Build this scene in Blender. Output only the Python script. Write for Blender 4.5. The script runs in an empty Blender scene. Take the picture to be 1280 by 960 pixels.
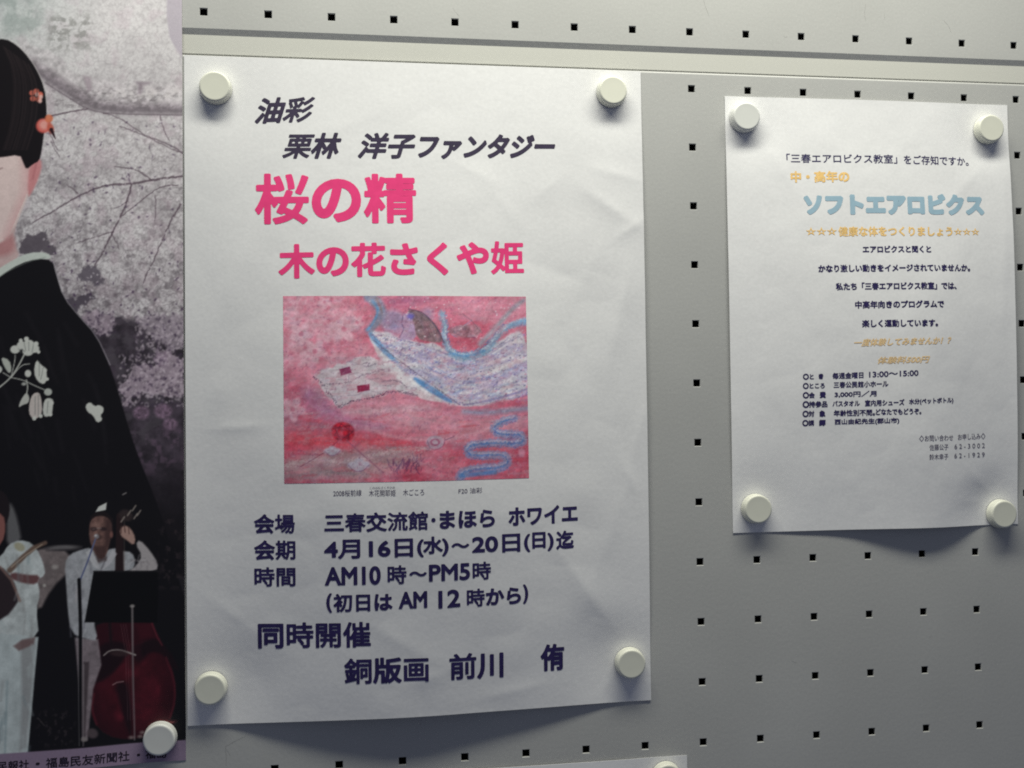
import bpy, bmesh, math, random
import numpy as np
from mathutils import Matrix, Vector

# ---------------------------------------------------------------- camera, light, exposure
S = 0.001                       # every measure below is in millimetres
scn = bpy.context.scene
COL = scn.collection

cam_d = bpy.data.cameras.new('camera')
cam = bpy.data.objects.new('camera', cam_d)
COL.objects.link(cam)
CAM_POS = (-221.857, -662.362, -216.424)
RIGHT, UP, BACK = (0.9895103, -0.1438335, -0.0134636), (0.0096517, -0.0271672, 0.9995843), (-0.1441395, -0.9892289, -0.025494)
cam.matrix_world = Matrix(((RIGHT[0], UP[0], BACK[0], CAM_POS[0]*S), (RIGHT[1], UP[1], BACK[1], CAM_POS[1]*S),
                           (RIGHT[2], UP[2], BACK[2], CAM_POS[2]*S), (0, 0, 0, 1)))
cam_d.sensor_width = 36
cam_d.lens = 35.862
cam_d.clip_start = 0.01
cam_d.clip_end = 50
cam_d.dof.use_dof = True
cam_d.dof.focus_distance = 0.70
cam_d.dof.aperture_fstop = 20
scn.camera = cam

w = bpy.data.worlds.new('World')
scn.world = w
w.use_nodes = True
bg = w.node_tree.nodes['Background']
bg.inputs['Color'].default_value = (0.66, 0.74, 1.0, 1)
bg.inputs['Strength'].default_value = 0.14

def lamp(name, loc, aim, size, size_y, energy, color):
    l = bpy.data.lights.new(name, 'AREA')
    l.shape = 'RECTANGLE'
    l.size, l.size_y, l.energy, l.color = size*S, size_y*S, energy, color
    l.spread = math.radians(140)      # beam narrowed for effect, to hold down brightness at the board's top
    o = bpy.data.objects.new(name, l)
    COL.objects.link(o)
    o.location = Vector(loc)*S
    o.rotation_euler = (Vector(aim)-Vector(loc)).to_track_quat('-Z', 'Y').to_euler()
    return o
# the ceiling tube above the board, a little way out from it
lamp('ceiling_tube_light', (-45, -212, 400), (-45, -150, -600), 800, 100, 4.9, (1.0, 0.99, 0.86))

scn.view_settings.view_transform = 'Standard'
scn.view_settings.look = 'None'
scn.view_settings.exposure = 0.0
scn.view_settings.gamma = 1.0
scn.view_settings.use_curve_mapping = False
scn.cycles.filter_width = 1.9
scn.cycles.use_denoising = False
scn.cycles.max_bounces = 6

# ---------------------------------------------------------------- materials
def lin(c):
    return tuple(((x/255)/12.92 if x/255 <= 0.04045 else ((x/255+0.055)/1.055)**2.4) for x in c)

def material(name, rgb, rough=0.6, spec=0.5, speck=0.0, speck_scale=900, bump=0.0, bump_scale=600, stain=0.0, stain_scale=6, attr=None):
    m = bpy.data.materials.new(name)
    m.use_nodes = True
    nt = m.node_tree
    b = nt.nodes['Principled BSDF']
    b.inputs['Roughness'].default_value = rough
    b.inputs['Specular IOR Level'].default_value = spec
    tc = nt.nodes.new('ShaderNodeTexCoord')
    if attr:
        a = nt.nodes.new('ShaderNodeAttribute')
        a.attribute_name = attr
        col = a.outputs['Color']
    else:
        r = nt.nodes.new('ShaderNodeRGB')
        r.outputs[0].default_value = (*rgb, 1)
        col = r.outputs[0]
    for amt, sc, det in ((speck, speck_scale, 2), (stain, stain_scale, 6)):
        if amt:
            n = nt.nodes.new('ShaderNodeTexNoise')
            n.inputs['Scale'].default_value = sc
            n.inputs['Detail'].default_value = det
            nt.links.new(tc.outputs['Object'], n.inputs['Vector'])
            mr = nt.nodes.new('ShaderNodeMapRange')
            mr.inputs['From Min'].default_value = 0.25
            mr.inputs['From Max'].default_value = 0.75
            mr.inputs['To Min'].default_value = 1-amt
            mr.inputs['To Max'].default_value = 1+amt
            nt.links.new(n.outputs[0], mr.inputs['Value'])
            mx = nt.nodes.new('ShaderNodeVectorMath')
            mx.operation = 'SCALE'
            nt.links.new(col, mx.inputs[0])
            nt.links.new(mr.outputs[0], mx.inputs['Scale'])
            col = mx.outputs[0]
    nt.links.new(col, b.inputs['Base Color'])
    if bump:
        n = nt.nodes.new('ShaderNodeTexNoise')
        n.inputs['Scale'].default_value = bump_scale
        n.inputs['Detail'].default_value = 3
        nt.links.new(tc.outputs['Object'], n.inputs['Vector'])
        bp = nt.nodes.new('ShaderNodeBump')
        bp.inputs['Strength'].default_value = bump
        bp.inputs['Distance'].default_value = 0.0002
        nt.links.new(n.outputs[0], bp.inputs['Height'])
        nt.links.new(bp.outputs[0], b.inputs['Normal'])
    return m

M = {
    'enamel': material('grey enamelled steel', (0.46, 0.463, 0.452), 0.42, 0.35, speck=0.04, speck_scale=700, bump=0.3, bump_scale=350, stain=0.06, stain_scale=11),
    'enamel_rail': material('pale enamelled steel', (0.56, 0.56, 0.52), 0.45, 0.35, speck=0.03, speck_scale=700, stain=0.03, stain_scale=9),
    'black': material('dark cavity board', (0.012, 0.011, 0.013), 0.9, 0.1),
    'scuff': material('grey scuff', (0.33, 0.33, 0.32), 0.6, 0.2),
    'paper': material('white copier paper', (0.80, 0.80, 0.81), 0.75, 0.25, speck=0.035, speck_scale=500, bump=0.35, bump_scale=260, stain=0.02, stain_scale=14),
    'paper2': material('white printer paper', (0.83, 0.83, 0.84), 0.75, 0.25, speck=0.035, speck_scale=520, bump=0.3, bump_scale=260, stain=0.015, stain_scale=16),
    'print': material('offset printed art paper', (0, 0, 0), 0.42, 0.35, speck=0.06, speck_scale=900, attr='print'),
    'canvasprint': material('inkjet print of a painting', (0, 0, 0), 0.65, 0.25, speck=0.08, speck_scale=1100, attr='print'),
    'ivory': material('ivory magnet plastic', (0.72, 0.725, 0.63), 0.33, 0.45, speck=0.02, stain=0.02, stain_scale=60),
    'white_plastic': material('white magnet plastic', (0.70, 0.71, 0.68), 0.33, 0.45, speck=0.02, stain=0.02, stain_scale=60),
    'ferrite': material('dark magnet core', (0.05, 0.05, 0.05), 0.6, 0.3),
    'dark': material('charcoal violet ink', lin((58, 50, 74)), 0.6, 0.25, speck=0.15, speck_scale=260),
    'ink': material('indigo ink', lin((46, 38, 88)), 0.6, 0.25, speck=0.2, speck_scale=260),
    'inkp': material('black violet ink', lin((30, 22, 34)), 0.6, 0.25),
    'thin': material('thin grey ink', lin((96, 90, 110)), 0.6, 0.25, speck=0.25, speck_scale=900),
    'pink': material('rose ink', lin((240, 66, 132)), 0.6, 0.25, speck=0.05, speck_scale=300),
    'orange': material('pale orange ink', lin((244, 204, 132)), 0.6, 0.25, speck=0.12, speck_scale=420),
    'orange2': material('faint peach ink', lin((238, 206, 156)), 0.6, 0.25, speck=0.12, speck_scale=420),
    'blue': material('pale blue ink', lin((158, 188, 205)), 0.6, 0.25, speck=0.06, speck_scale=200),
}

# ---------------------------------------------------------------- helpers
def link(name, mesh, mat=None, parent=None):
    o = bpy.data.objects.new(name, mesh)
    COL.objects.link(o)
    if mat is not None and mesh is not None and not mesh.materials:
        mesh.materials.append(mat)
    if parent is not None:
        o.parent = parent
    return o

def tag(o, label=None, cat=None, group=None, kind=None):
    for k, v in (('label', label), ('category', cat), ('group', group), ('kind', kind)):
        if v:
            o[k] = v
    return o

def mesh_np(name, V, F):
    """V (n,3) in mm, F (m,4) quads"""
    me = bpy.data.meshes.new(name)
    V = np.asarray(V, np.float64)*S
    F = np.asarray(F, np.int32)
    me.vertices.add(len(V)); me.vertices.foreach_set('co', V.astype(np.float32).ravel())
    me.loops.add(F.size); me.loops.foreach_set('vertex_index', F.ravel())
    me.polygons.add(len(F)); me.polygons.foreach_set('loop_start', np.arange(0, F.size, F.shape[1], dtype=np.int32))
    me.update(calc_edges=True)
    me.shade_flat()
    me.validate()
    return me

def hash2(ix, iz, seed):
    n = (ix.astype(np.int64)*374761393 + iz.astype(np.int64)*668265263 + seed*1442695041) & 0x7fffffff
    n = ((n ^ (n >> 13))*1274126177) & 0x7fffffff
    n = n ^ (n >> 16)
    return (n & 0xffff)/65535.0

def vnoise(x, z, seed=0):
    ix, iz = np.floor(x), np.floor(z)
    fx, fz = x-ix, z-iz
    fx, fz = fx*fx*(3-2*fx), fz*fz*(3-2*fz)
    a, b = hash2(ix, iz, seed), hash2(ix+1, iz, seed)
    c, d = hash2(ix, iz+1, seed), hash2(ix+1, iz+1, seed)
    return (a*(1-fx)+b*fx)*(1-fz)+(c*(1-fx)+d*fx)*fz

def fbm(x, z, seed=0, octv=4):
    s, a, t = 0, 0.5, 0
    for k in range(octv):
        s = s+a*vnoise(x*2**k+17.3*k, z*2**k-9.1*k, seed+k); t += a; a *= 0.5
    return s/t

def cells(x, z, seed=0):
    """distance to the nearest and to the second nearest of scattered points"""
    ix, iz = np.floor(x), np.floor(z)
    f1 = np.full(x.shape, 9.0); f2 = f1.copy()
    for dx in (-1, 0, 1):
        for dz in (-1, 0, 1):
            cx, cz = ix+dx, iz+dz
            d = np.hypot(cx+hash2(cx, cz, seed)-x, cz+hash2(cx, cz, seed+31)-z)
            f2 = np.minimum(f2, np.maximum(f1, d)); f1 = np.minimum(f1, d)
    return f1, f2

# ---------------------------------------------------------------- the steel peg board
def panel(name, cols, rows, xoff, zoff, xlo, xhi, zlo, zhi, parent, hole=2.35, thick=1.4, r=0.9, lip_top=True, lip_bottom=True):
    """sheet with square punched holes; the cells between holes are quads, the edges roll back"""
    V, F = [], []
    def v(x, y, z):
        V.append((x, y, z)); return len(V)-1
    cxs = [xoff+40*c for c in cols]; czs = [zoff-40*k for k in rows]
    xb = [xlo]+[a+20 for a in cxs[:-1]]+[xhi]
    zb = [zhi]+[a-20 for a in czs[:-1]]+[zlo]
    for i, cx in enumerate(cxs):
        for k, cz in enumerate(czs):
            o = [(xb[i], zb[k+1]), (xb[i+1], zb[k+1]), (xb[i+1], zb[k]), (xb[i], zb[k])]
            def ring(h, y):
                return [v(cx+a*h, y, cz+b*h) for a, b in ((-1, -1), (1, -1), (1, 1), (-1, 1))]
            R0 = [v(x, 0, z) for x, z in o]
            R1, R2, R3 = ring(hole+0.28, 0), ring(hole, 0.22), ring(hole, thick)
            for A, B in ((R0, R1), (R1, R2), (R2, R3)):
                for q in range(4):
                    F.append((A[q], A[(q+1) % 4], B[(q+1) % 4], B[q]))
    n = 6
    for on, z0, sg in ((lip_top, zhi, 1), (lip_bottom, zlo, -1)):
        if not on: continue
        prev = None
        for j in range(n+2):
            if j <= n:
                t = j/n*math.pi/2
                y, z = r-r*math.cos(t), z0+sg*r*math.sin(t)
            else:
                y, z = 12, z0+sg*r
            cur = (v(xlo, y, z), v(xhi, y, z))
            if prev: F.append((prev[0], prev[1], cur[1], cur[0]) if sg > 0 else (prev[1], prev[0], cur[0], cur[1]))
            prev = cur
    me = mesh_np(name, V, F)
    return link(name, me, M['enamel'], parent)

board = link('pegboard_wall', None)
tag(board, 'grey steel pegboard wall of two punched panels with a pale rail between them', 'pegboard')
COLS = list(range(-20, 13))
XLO, XHI = -20*40-20, 12*40+20
panel('lower_panel', COLS, range(0, 19), 0.6, 0, XLO, XHI, -740, 9.8, board, lip_bottom=False, r=1.7)
panel('upper_panel', COLS, range(-6, 0), 0.0, -1.1, XLO, XHI, 28.4, 260, board, lip_top=False, lip_bottom=False)
def strip(name, pts, mat, parent):
    V, F = [], []
    for y, z in pts:
        V += [(XLO, y, z), (XHI, y, z)]
    for i in range(len(pts)-1):
        F.append((2*i, 2*i+1, 2*i+3, 2*i+2))
    return link(name, mesh_np(name, V, F), mat, parent)
strip('joint_rail', [(9, 12.2), (1.9, 12.2), (1.5, 12.6), (1.5, 24.6)], M['enamel_rail'], board)
strip('chamfered_lip', [(1.5, 24.6), (0.12, 28.1), (0.0, 28.4)], M['enamel'], board)
strip('rear_cavity', [(24, -745), (24, 265)], M['black'], board)
V, F = [], []
for z in (260, -740):
    V += [(XLO, 0.0, z), (XHI, 0.0, z), (XHI, 24, z), (XLO, 24, z)]
link('frame_edge', mesh_np('frame_edge', V, [(0, 1, 2, 3), (4, 5, 6, 7)]), M['enamel'], board)
# faint scuffs left on the enamel by earlier notices
def scuff(pts, wd):
    V, F = [], []
    for i, (x, z) in enumerate(pts):
        a = pts[max(i-1, 0)]; b = pts[min(i+1, len(pts)-1)]
        dx, dz = b[0]-a[0], b[1]-a[1]; L = math.hypot(dx, dz)
        ww = wd*(0.4+0.6*math.sin(math.pi*(i+0.5)/len(pts)))
        V += [(x-dz/L*ww, -0.03, z+dx/L*ww), (x+dz/L*ww, -0.03, z-dx/L*ww)]
        if i: F.append((2*i-2, 2*i-1, 2*i+1, 2*i))
    link('scuff', mesh_np('scuff', V, F), M['scuff'], board)
scuff([(10, 63), (11, 58), (13, 53), (14, 50)], 0.13)
scuff([(128, 64), (127, 58), (127.5, 52)], 0.10)
scuff([(186, 55), (190, 51), (192, 46)], 0.10)
scuff([(-40, 61), (-34, 60), (-26, 61)], 0.10)
rs = random.Random(8)
for k in range(16):
    x, z, t0, ln = rs.uniform(-320, 245), rs.choice([rs.uniform(40, 70), rs.uniform(-460, -310)]), rs.uniform(0, 3), rs.uniform(3, 11)
    scuff([(x+math.cos(t0)*ln*q+rs.uniform(-.4, .4), z+math.sin(t0)*ln*q+rs.uniform(-.4, .4)) for q in (0, .3, .6, 1)], rs.uniform(0.04, 0.09))
scuff([(67, 39), (68.5, 38), (70, 38.5)], 0.12)
scuff([(-306.5, -430), (-309.5, -424.5), (-303, -421), (-297, -418.5)], 0.12)
scuff([(-309.5, -424.8), (-308.8, -430), (-309, -436)], 0.12)

# ---------------------------------------------------------------- paper sheets
def pin(X, Z, mags, s=15.0, r0=9.0):
    p = 1.0
    for mx, mz in mags:
        d = np.maximum(np.hypot(X-mx, Z-mz)-r0, 0)
        p = p*(1-np.exp(-(d/s)**2))
    return p

def creases(X, Z, lst):
    """each crease: centre, direction, length, width, height"""
    s = 0
    for cx, cz, ang, ln, wd, h in lst:
        c, q = math.cos(ang), math.sin(ang)
        u, v_ = (X-cx)*c+(Z-cz)*q, -(X-cx)*q+(Z-cz)*c
        s = s+h*np.exp(-(u/ln)**2)*np.exp(-(np.sqrt(v_*v_+2.5)-1.58)/wd)
    return s

MAG_L = [(-312.5, -10.6), (-55.8, -4.9), (-317.6, -386.8), (-49.6, -384.2)]
CR_L = [(-58, -82, 2.55, 20, 6, 0.7), (-44, -96, 0.6, 14, 5, 0.6), (-70, -118, 1.1, 26, 9, 0.4), (-150, -60, 2.7, 22, 6, 0.3), (-128, -84, 2.2, 18, 5, 0.25), (-100, -70, 0.7, 16, 5, 0.25), (-90, -128, 2.8, 20, 5, -0.25),
        (-52, -150, 1.35, 40, 8, 0.8), (-75, -340, 2.2, 55, 14, 1.1), (-62, -300, 1.2, 40, 10, 0.5),
        (-180, -385, 0.3, 26, 8, 0.5), (-200, -362, 2.6, 24, 7, 0.4), (-300, -225, 0.05, 16, 3, 0.35), (-310, -150, 1.2, 50, 9, 0.5), (-250, -40, 0.4, 40, 12, 0.4), (-40, -230, 1.3, 20, 4, 0.4), (-48, -262, 2.0, 16, 4, 0.35), (-300, -345, 2.5, 26, 5, 0.35), (-130, -398, 0.15, 22, 4, 0.3), (-52, -60, 2.9, 18, 4, 0.35)]
def d_left(X, Z):
    s = np.clip((X+332)/297, 0, 1); t = np.clip((10.5-Z)/420, 0, 1)
    b = np.sin(np.pi*s)**(0.95+0.75*t)*(0.3+12.4*np.sin(np.pi/2*np.minimum(t/0.70, 1))**2-5.8*(np.maximum(t-0.70, 0)/0.30)**1.1)
    b = b+1.8*np.sin(np.pi*t)**1.3*(0.35+0.65*s)
    b = b*(1+0.12*np.sin(2*np.pi*(s-0.08)))
    n = 1.6*(fbm(X/70, Z/85, 3, 3)-0.5)+0.35*(np.abs(fbm(X/34, Z/34, 9, 2)-0.5)*2-0.2)
    return 0.35+np.maximum(pin(X, Z, MAG_L, 20)*(b+n*np.minimum(1, 0.25+b/3)+creases(X, Z, CR_L)+0.5), 0)

MAG_R = [(36.8, -19.6), (216.6, -23.0), (39.7, -285.3), (218.9, -293.6)]
CR_R = [(208, -275, 2.4, 18, 5, 0.6), (206, -286, 3.0, 12, 3, 0.4), (60, -50, 2.2, 30, 9, 0.5), (200, -60, 0.8, 30, 9, 0.5), (226, -110, 1.5, 50, 8, 0.5)]
def d_right(X, Z):
    s = np.clip((X-24)/209, 0, 1); t = np.clip((-4.5-Z)/297, 0, 1)
    b = np.sin(np.pi*s)**1.1*(0.3+4.2*np.sin(np.pi*t)**1.3)+5.2*(t*t*(3-2*t))**1.3*np.exp(-((s-0.64)/0.2)**2)
    b = b+3.0*np.sin(np.pi*t)**1.2*(0.3+0.7*s**1.5)+1.0*(1-t)**8*np.sin(np.pi*s)**2
    n = 1.3*(fbm(X/60, Z/70, 21, 3)-0.5)+0.25*(np.abs(fbm(X/30, Z/30, 29, 3)-0.5)*2-0.2)
    return 0.35+np.maximum(pin(X, Z, MAG_R, 17)*(b+n*np.minimum(1, 0.25+b/3)+creases(X, Z, CR_R)+0.35), 0)

MAG_K = [(-348.1, -415.8), (-348, 70), (-682, -415), (-682, 70)]
def d_photo(X, Z):
    s = np.clip((X+697)/364, 0, 1); t = np.clip((84-Z)/515, 0, 1)
    b = np.sin(np.pi*s)**0.8*(1.4+6.5*t**6)+0.8*np.sin(np.pi*t)
    n = 1.0*(fbm(X/80, Z/90, 41, 3)-0.5)
    return 0.30+np.maximum(pin(X, Z, MAG_K, 22)*(b+n+0.4), 0)

MAG_B = [(-26.1, -460.5), (-210, -461), (-26, -720), (-210, -720)]
def d_bottom(X, Z):
    s = np.clip((X+221)/210, 0, 1); t = np.clip((-447.8-Z)/297, 0, 1)
    return 0.35+pin(X, Z, MAG_B, 15)*(0.8*np.sin(np.pi*s)+1.5*np.sin(np.pi*t)+0.4)

def grid_sheet(name, xs, zs, dfun, mat, parent, lift=0.0, skirt=0.28):
    xs, zs = np.asarray(xs, float), np.asarray(zs, float)
    nx, nz = len(xs), len(zs)
    X, Z = np.meshgrid(xs, zs)
    Y = -(dfun(X, Z)+lift)
    V = np.stack([X, Y, Z], -1).reshape(-1, 3)
    idx = np.arange(nx*nz).reshape(nz, nx)
    F = np.stack([idx[:-1, :-1], idx[:-1, 1:], idx[1:, 1:], idx[1:, :-1]], -1).reshape(-1, 4)
    F = F[:, ::-1] if zs[1] < zs[0] else F
    if skirt:
        loop = np.concatenate([idx[0, :], idx[1:, -1], idx[-1, -2::-1], idx[-2:0:-1, 0]])
        base = len(V); m_ = len(loop)
        V2 = V[loop].copy(); V2[:, 1] += skirt
        V = np.vstack([V, V[loop], V2])
        k = np.arange(m_); kn = (k+1) % m_
        F = np.vstack([F, np.stack([base+k, base+m_+k, base+m_+kn, base+kn], -1)])
    me = mesh_np(name, V, F)
    me.polygons.foreach_set('use_smooth', np.ones(len(F), bool))
    me.shade_smooth()
    return link(name, me, mat, parent), V

# lettering: glyph outlines are thickened like a marker font, meshed finely and laid on the curved sheet
DENSE = '精銅催開聞健康激験講齢曜週館栗福新鈴藤動運楽教時間期場画前彩桜姫流春'
def stroke_class(ch):
    if ch == '〇': return 0
    if ch in '◇☆': return 3
    if ord(ch) < 0x3100 or ord(ch) > 0xff00: return 1
    return 3 if ch in DENSE else 2
FACTOR = (2.6, 1.25, 1.0, 0.74)

def glyph_mesh(txt, shear):
    c = bpy.data.curves.new('glyphs', 'FONT')
    c.body, c.shear, c.resolution_u = txt, shear, 6
    for k in range(4): c.materials.append(M['ink'])
    for k, ch in enumerate(txt): c.body_format[k].material_index = stroke_class(ch)
    o = bpy.data.objects.new('glyphs', c)
    COL.objects.link(o)
    dg = bpy.context.evaluated_depsgraph_get()
    me = bpy.data.meshes.new_from_object(o.evaluated_get(dg))
    bpy.data.objects.remove(o); bpy.data.curves.remove(c)
    bm = bmesh.new(); bm.from_mesh(me); bpy.data.meshes.remove(me)
    bmesh.ops.remove_doubles(bm, verts=bm.verts, dist=1e-5)
    bmesh.ops.triangulate(bm, faces=bm.faces)
    bm.verts.index_update()
    P = np.array([v.co[:2] for v in bm.verts])
    T = np.array([[v.index for v in f.verts] for f in bm.faces])
    E = np.array([[v.index for v in e.verts]+[e.link_faces[0].material_index] for e in bm.edges if len(e.link_faces) == 1])
    bm.free()
    return P, T, E

def thick_fill(P, T, E, wd, g):
    """signed distance of the outline on a fine lattice, grown by wd, cut into triangles at zero"""
    m = wd*2+3*g
    x0, z0 = P.min(0)-m
    nx, nz = (np.ceil((P.max(0)+m-(x0, z0))/g)).astype(int)+1
    gx, gz = x0+np.arange(nx)*g, z0+np.arange(nz)*g
    ins = np.zeros((nz, nx), bool); near = {k: np.full((nz, nx), m*m) for k in set(E[:, 2])}
    def win(q, e):
        i0, k0 = np.floor((q.min(0)-e-(x0, z0))/g).astype(int)
        i1, k1 = np.ceil((q.max(0)+e-(x0, z0))/g).astype(int)+1
        return slice(max(k0, 0), k1), slice(max(i0, 0), i1)
    for t in T:
        q = P[t]; kz, kx = win(q, 0)
        X, Z = gx[kx][None, :], gz[kz][:, None]
        d = [(q[(j+1) % 3][0]-q[j][0])*(Z-q[j][1])-(q[(j+1) % 3][1]-q[j][1])*(X-q[j][0]) for j in range(3)]
        ins[kz, kx] |= ((d[0] >= 0) & (d[1] >= 0) & (d[2] >= 0)) | ((d[0] <= 0) & (d[1] <= 0) & (d[2] <= 0))
    for e in E:
        dist = near[e[2]]
        q = P[e[:2]]; kz, kx = win(q, m)
        X, Z = gx[kx][None, :]-q[0][0], gz[kz][:, None]-q[0][1]
        dx, dz = q[1]-q[0]; L = dx*dx+dz*dz+1e-12
        t = np.clip((X*dx+Z*dz)/L, 0, 1)
        dist[kz, kx] = np.minimum(dist[kz, kx], (X-t*dx)**2+(Z-t*dz)**2)
    gap = np.minimum.reduce([np.sqrt(d)-wd*FACTOR[k] for k, d in near.items()])
    deep = np.minimum.reduce([np.sqrt(d) for d in near.values()])
    f = np.where(ins, -deep-wd*0.5, gap)
    X, Z = np.meshgrid(gx, gz)
    Q = np.stack([X, Z, f], -1)
    c00, c10, c11, c01 = Q[:-1, :-1], Q[:-1, 1:], Q[1:, 1:], Q[1:, :-1]
    tr = np.concatenate([np.stack([c00, c10, c11], 2).reshape(-1, 3, 3), np.stack([c00, c11, c01], 2).reshape(-1, 3, 3)])
    cnt = (tr[:, :, 2] < 0).sum(1)
    out = [tr[cnt == 3][:, :, :2]]
    def cut(p, q):
        t = (p[:, 2]/(p[:, 2]-q[:, 2]))[:, None]
        return p[:, :2]+t*(q[:, :2]-p[:, :2])
    for c, want in ((1, True), (2, False)):
        s = tr[cnt == c]
        odd = np.argmax((s[:, :, 2] < 0) == want, 1); r = np.arange(len(s))
        a, b, d = s[r, odd], s[r, (odd+1) % 3], s[r, (odd+2) % 3]
        ab, ad = cut(a, b), cut(a, d)
        if want: out.append(np.stack([a[:, :2], ab, ad], 1))
        else: out += [np.stack([ab, b[:, :2], d[:, :2]], 1), np.stack([ab, d[:, :2], ad], 1)]
    return np.concatenate(out)

def lettering(name, segs, off, shear, mat, dfun, parent, lift=0.13):
    A = []
    for txt, x0, x1, z0, z1, h in segs:
        P, T, E = glyph_mesh(txt, shear)
        lo, hi = P.min(0), P.max(0)
        wd = off*h if len(txt) > 1 or h > 6 else off*10
        u = (P[:, 0]-lo[0])/(hi[0]-lo[0]); q = (P[:, 1]-lo[1])/(hi[1]-lo[1])-0.5
        x0, x1, h = x0+wd, x1-wd, h-2*wd
        P = np.stack([x0+(x1-x0)*u, z0+(z1-z0)*u+q*h], 1)
        A.append(thick_fill(P, T, E, wd, min(max(h*0.018, 0.10), 0.30)))
    A = np.concatenate(A)
    flat = np.round(A.reshape(-1, 2)*1000).astype(np.int64)
    uq, first, inv = np.unique(flat[:, 0]*10000000+flat[:, 1], return_index=True, return_inverse=True)
    P = A.reshape(-1, 2)[first]; F = inv.reshape(-1, 3)
    F = F[(F[:, 0] != F[:, 1]) & (F[:, 1] != F[:, 2]) & (F[:, 0] != F[:, 2])]
    V = np.stack([P[:, 0], -(dfun(P[:, 0], P[:, 1])+lift), P[:, 1]], 1)
    return link(name, mesh_np(name, V, F), mat, parent)

def root(name, loc):
    o = link(name, None)
    o.location = Vector(loc)*S
    return o
def adopt(o, r):
    """keep world-space mesh data, move the origin to the thing's base"""
    o.parent = r
    o.data.transform(Matrix.Translation(-r.location))

# ---- lettering tables: text, left and right end on the sheet, height (mm)
TEXT_LEFT = [
    ('heading_lettering', 'dark', 0.037, 0.3, [('油彩',-288.69,-250.6,-23.93,-21.78,16.91)]),
    ('heading_lettering', 'dark', 0.037, 0.3, [('栗林',-271.77,-234.19,-46.2,-45.28,16.94), ('洋子',-224.06,-186.71,-45.04,-44.13,17.12), ('ファンタジー',-185.16,-94.6,-44.61,-42.42,16.31)]),
    ('title_lettering', 'pink', 0.038, 0, [('桜の精',-289.08,-186.58,-80.68,-78.97,33.38)]),
    ('title_lettering', 'pink', 0.036, 0, [('木の花さくや姫',-274.31,-117.01,-120.61,-116.77,22.21)]),
    ('caption_lettering', 'thin', 0.0, 0, [('2008桜前線',-241.2,-223.66,-267.07,-267.0,4.05), ('木花開耶姫',-219.12,-202.42,-267.37,-267.53,4.07), ('このはなさくやひめ',-218.59,-202.89,-264.08,-264.2,1.53), ('木ごころ',-197.84,-184.57,-267.38,-267.46,4.09), ]),
    ('caption_lettering', 'thin', 0.0, 0, [('F20 油彩',-162.7,-147.39,-267.48,-267.34,3.61)]),
    ('detail_lettering', 'ink', 0.036, 0, [('会場',-290.48,-265.05,-285.58,-285.82,12.27), ('三春交流館',-247.0,-182.21,-285.6,-285.43,12.19), ('・',-180.15,-177.59,-285.24,-285.31,2.56), ('まほら',-174.87,-139.49,-285.39,-285.36,11.31), ('ホワイエ',-130.38,-84.0,-285.11,-284.32,11.7)]),
    ('detail_lettering', 'ink', 0.036, 0, [('会期',-290.59,-264.83,-302.04,-302.14,12.5), ('4月16日',-247.15,-191.85,-302.22,-302.25,12.16), ('(水)',-189.3,-169.46,-302.08,-301.95,12.78), ('～',-167.5,-156.24,-302.01,-302.12,3.08), ('20日',-154.27,-122.74,-301.92,-301.9,11.86), ('(日)',-120.22,-100.56,-301.98,-301.82,12.45), ('迄',-98.86,-86.82,-301.62,-301.21,11.98)]),
    ('detail_lettering', 'ink', 0.036, 0, [('時間',-290.71,-264.97,-318.73,-318.93,12.48), ('AM10',-246.89,-212.32,-319.09,-319.08,11.61), ('時',-208.13,-195.95,-318.98,-319.17,12.19), ('～',-194.32,-183.46,-318.97,-319.11,3.06), ('PM5',-181.97,-155.82,-318.91,-318.82,10.74), ('時',-154.27,-142.01,-318.88,-318.8,11.82)]),
    ('detail_lettering', 'ink', 0.036, 0, [('(',-246.14,-242.81,-335.7,-335.84,12.06), ('初日は',-241.82,-205.16,-335.88,-336.08,11.61), ('AM',-201.1,-183.28,-335.48,-335.43,10.67), ('12',-176.12,-162.23,-335.97,-335.49,11.24), ('時から',-158.1,-122.68,-335.91,-335.76,11.82), (')',-121.1,-117.85,-335.31,-335.43,12.39)]),
    ('detail_lettering', 'ink', 0.037, 0, [('同時開催',-288.77,-218.59,-355.37,-356.25,16.52)]),
    ('detail_lettering', 'ink', 0.037, 0, [('銅版画',-235.73,-182.51,-379.1,-379.71,16.65), ('前川',-169.71,-134.37,-379.58,-379.78,17.37)]),
    ('detail_lettering', 'ink', 0.037, 0, [('侑',-109.86,-93.84,-377.62,-377.61,17.57)]),
]
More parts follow.
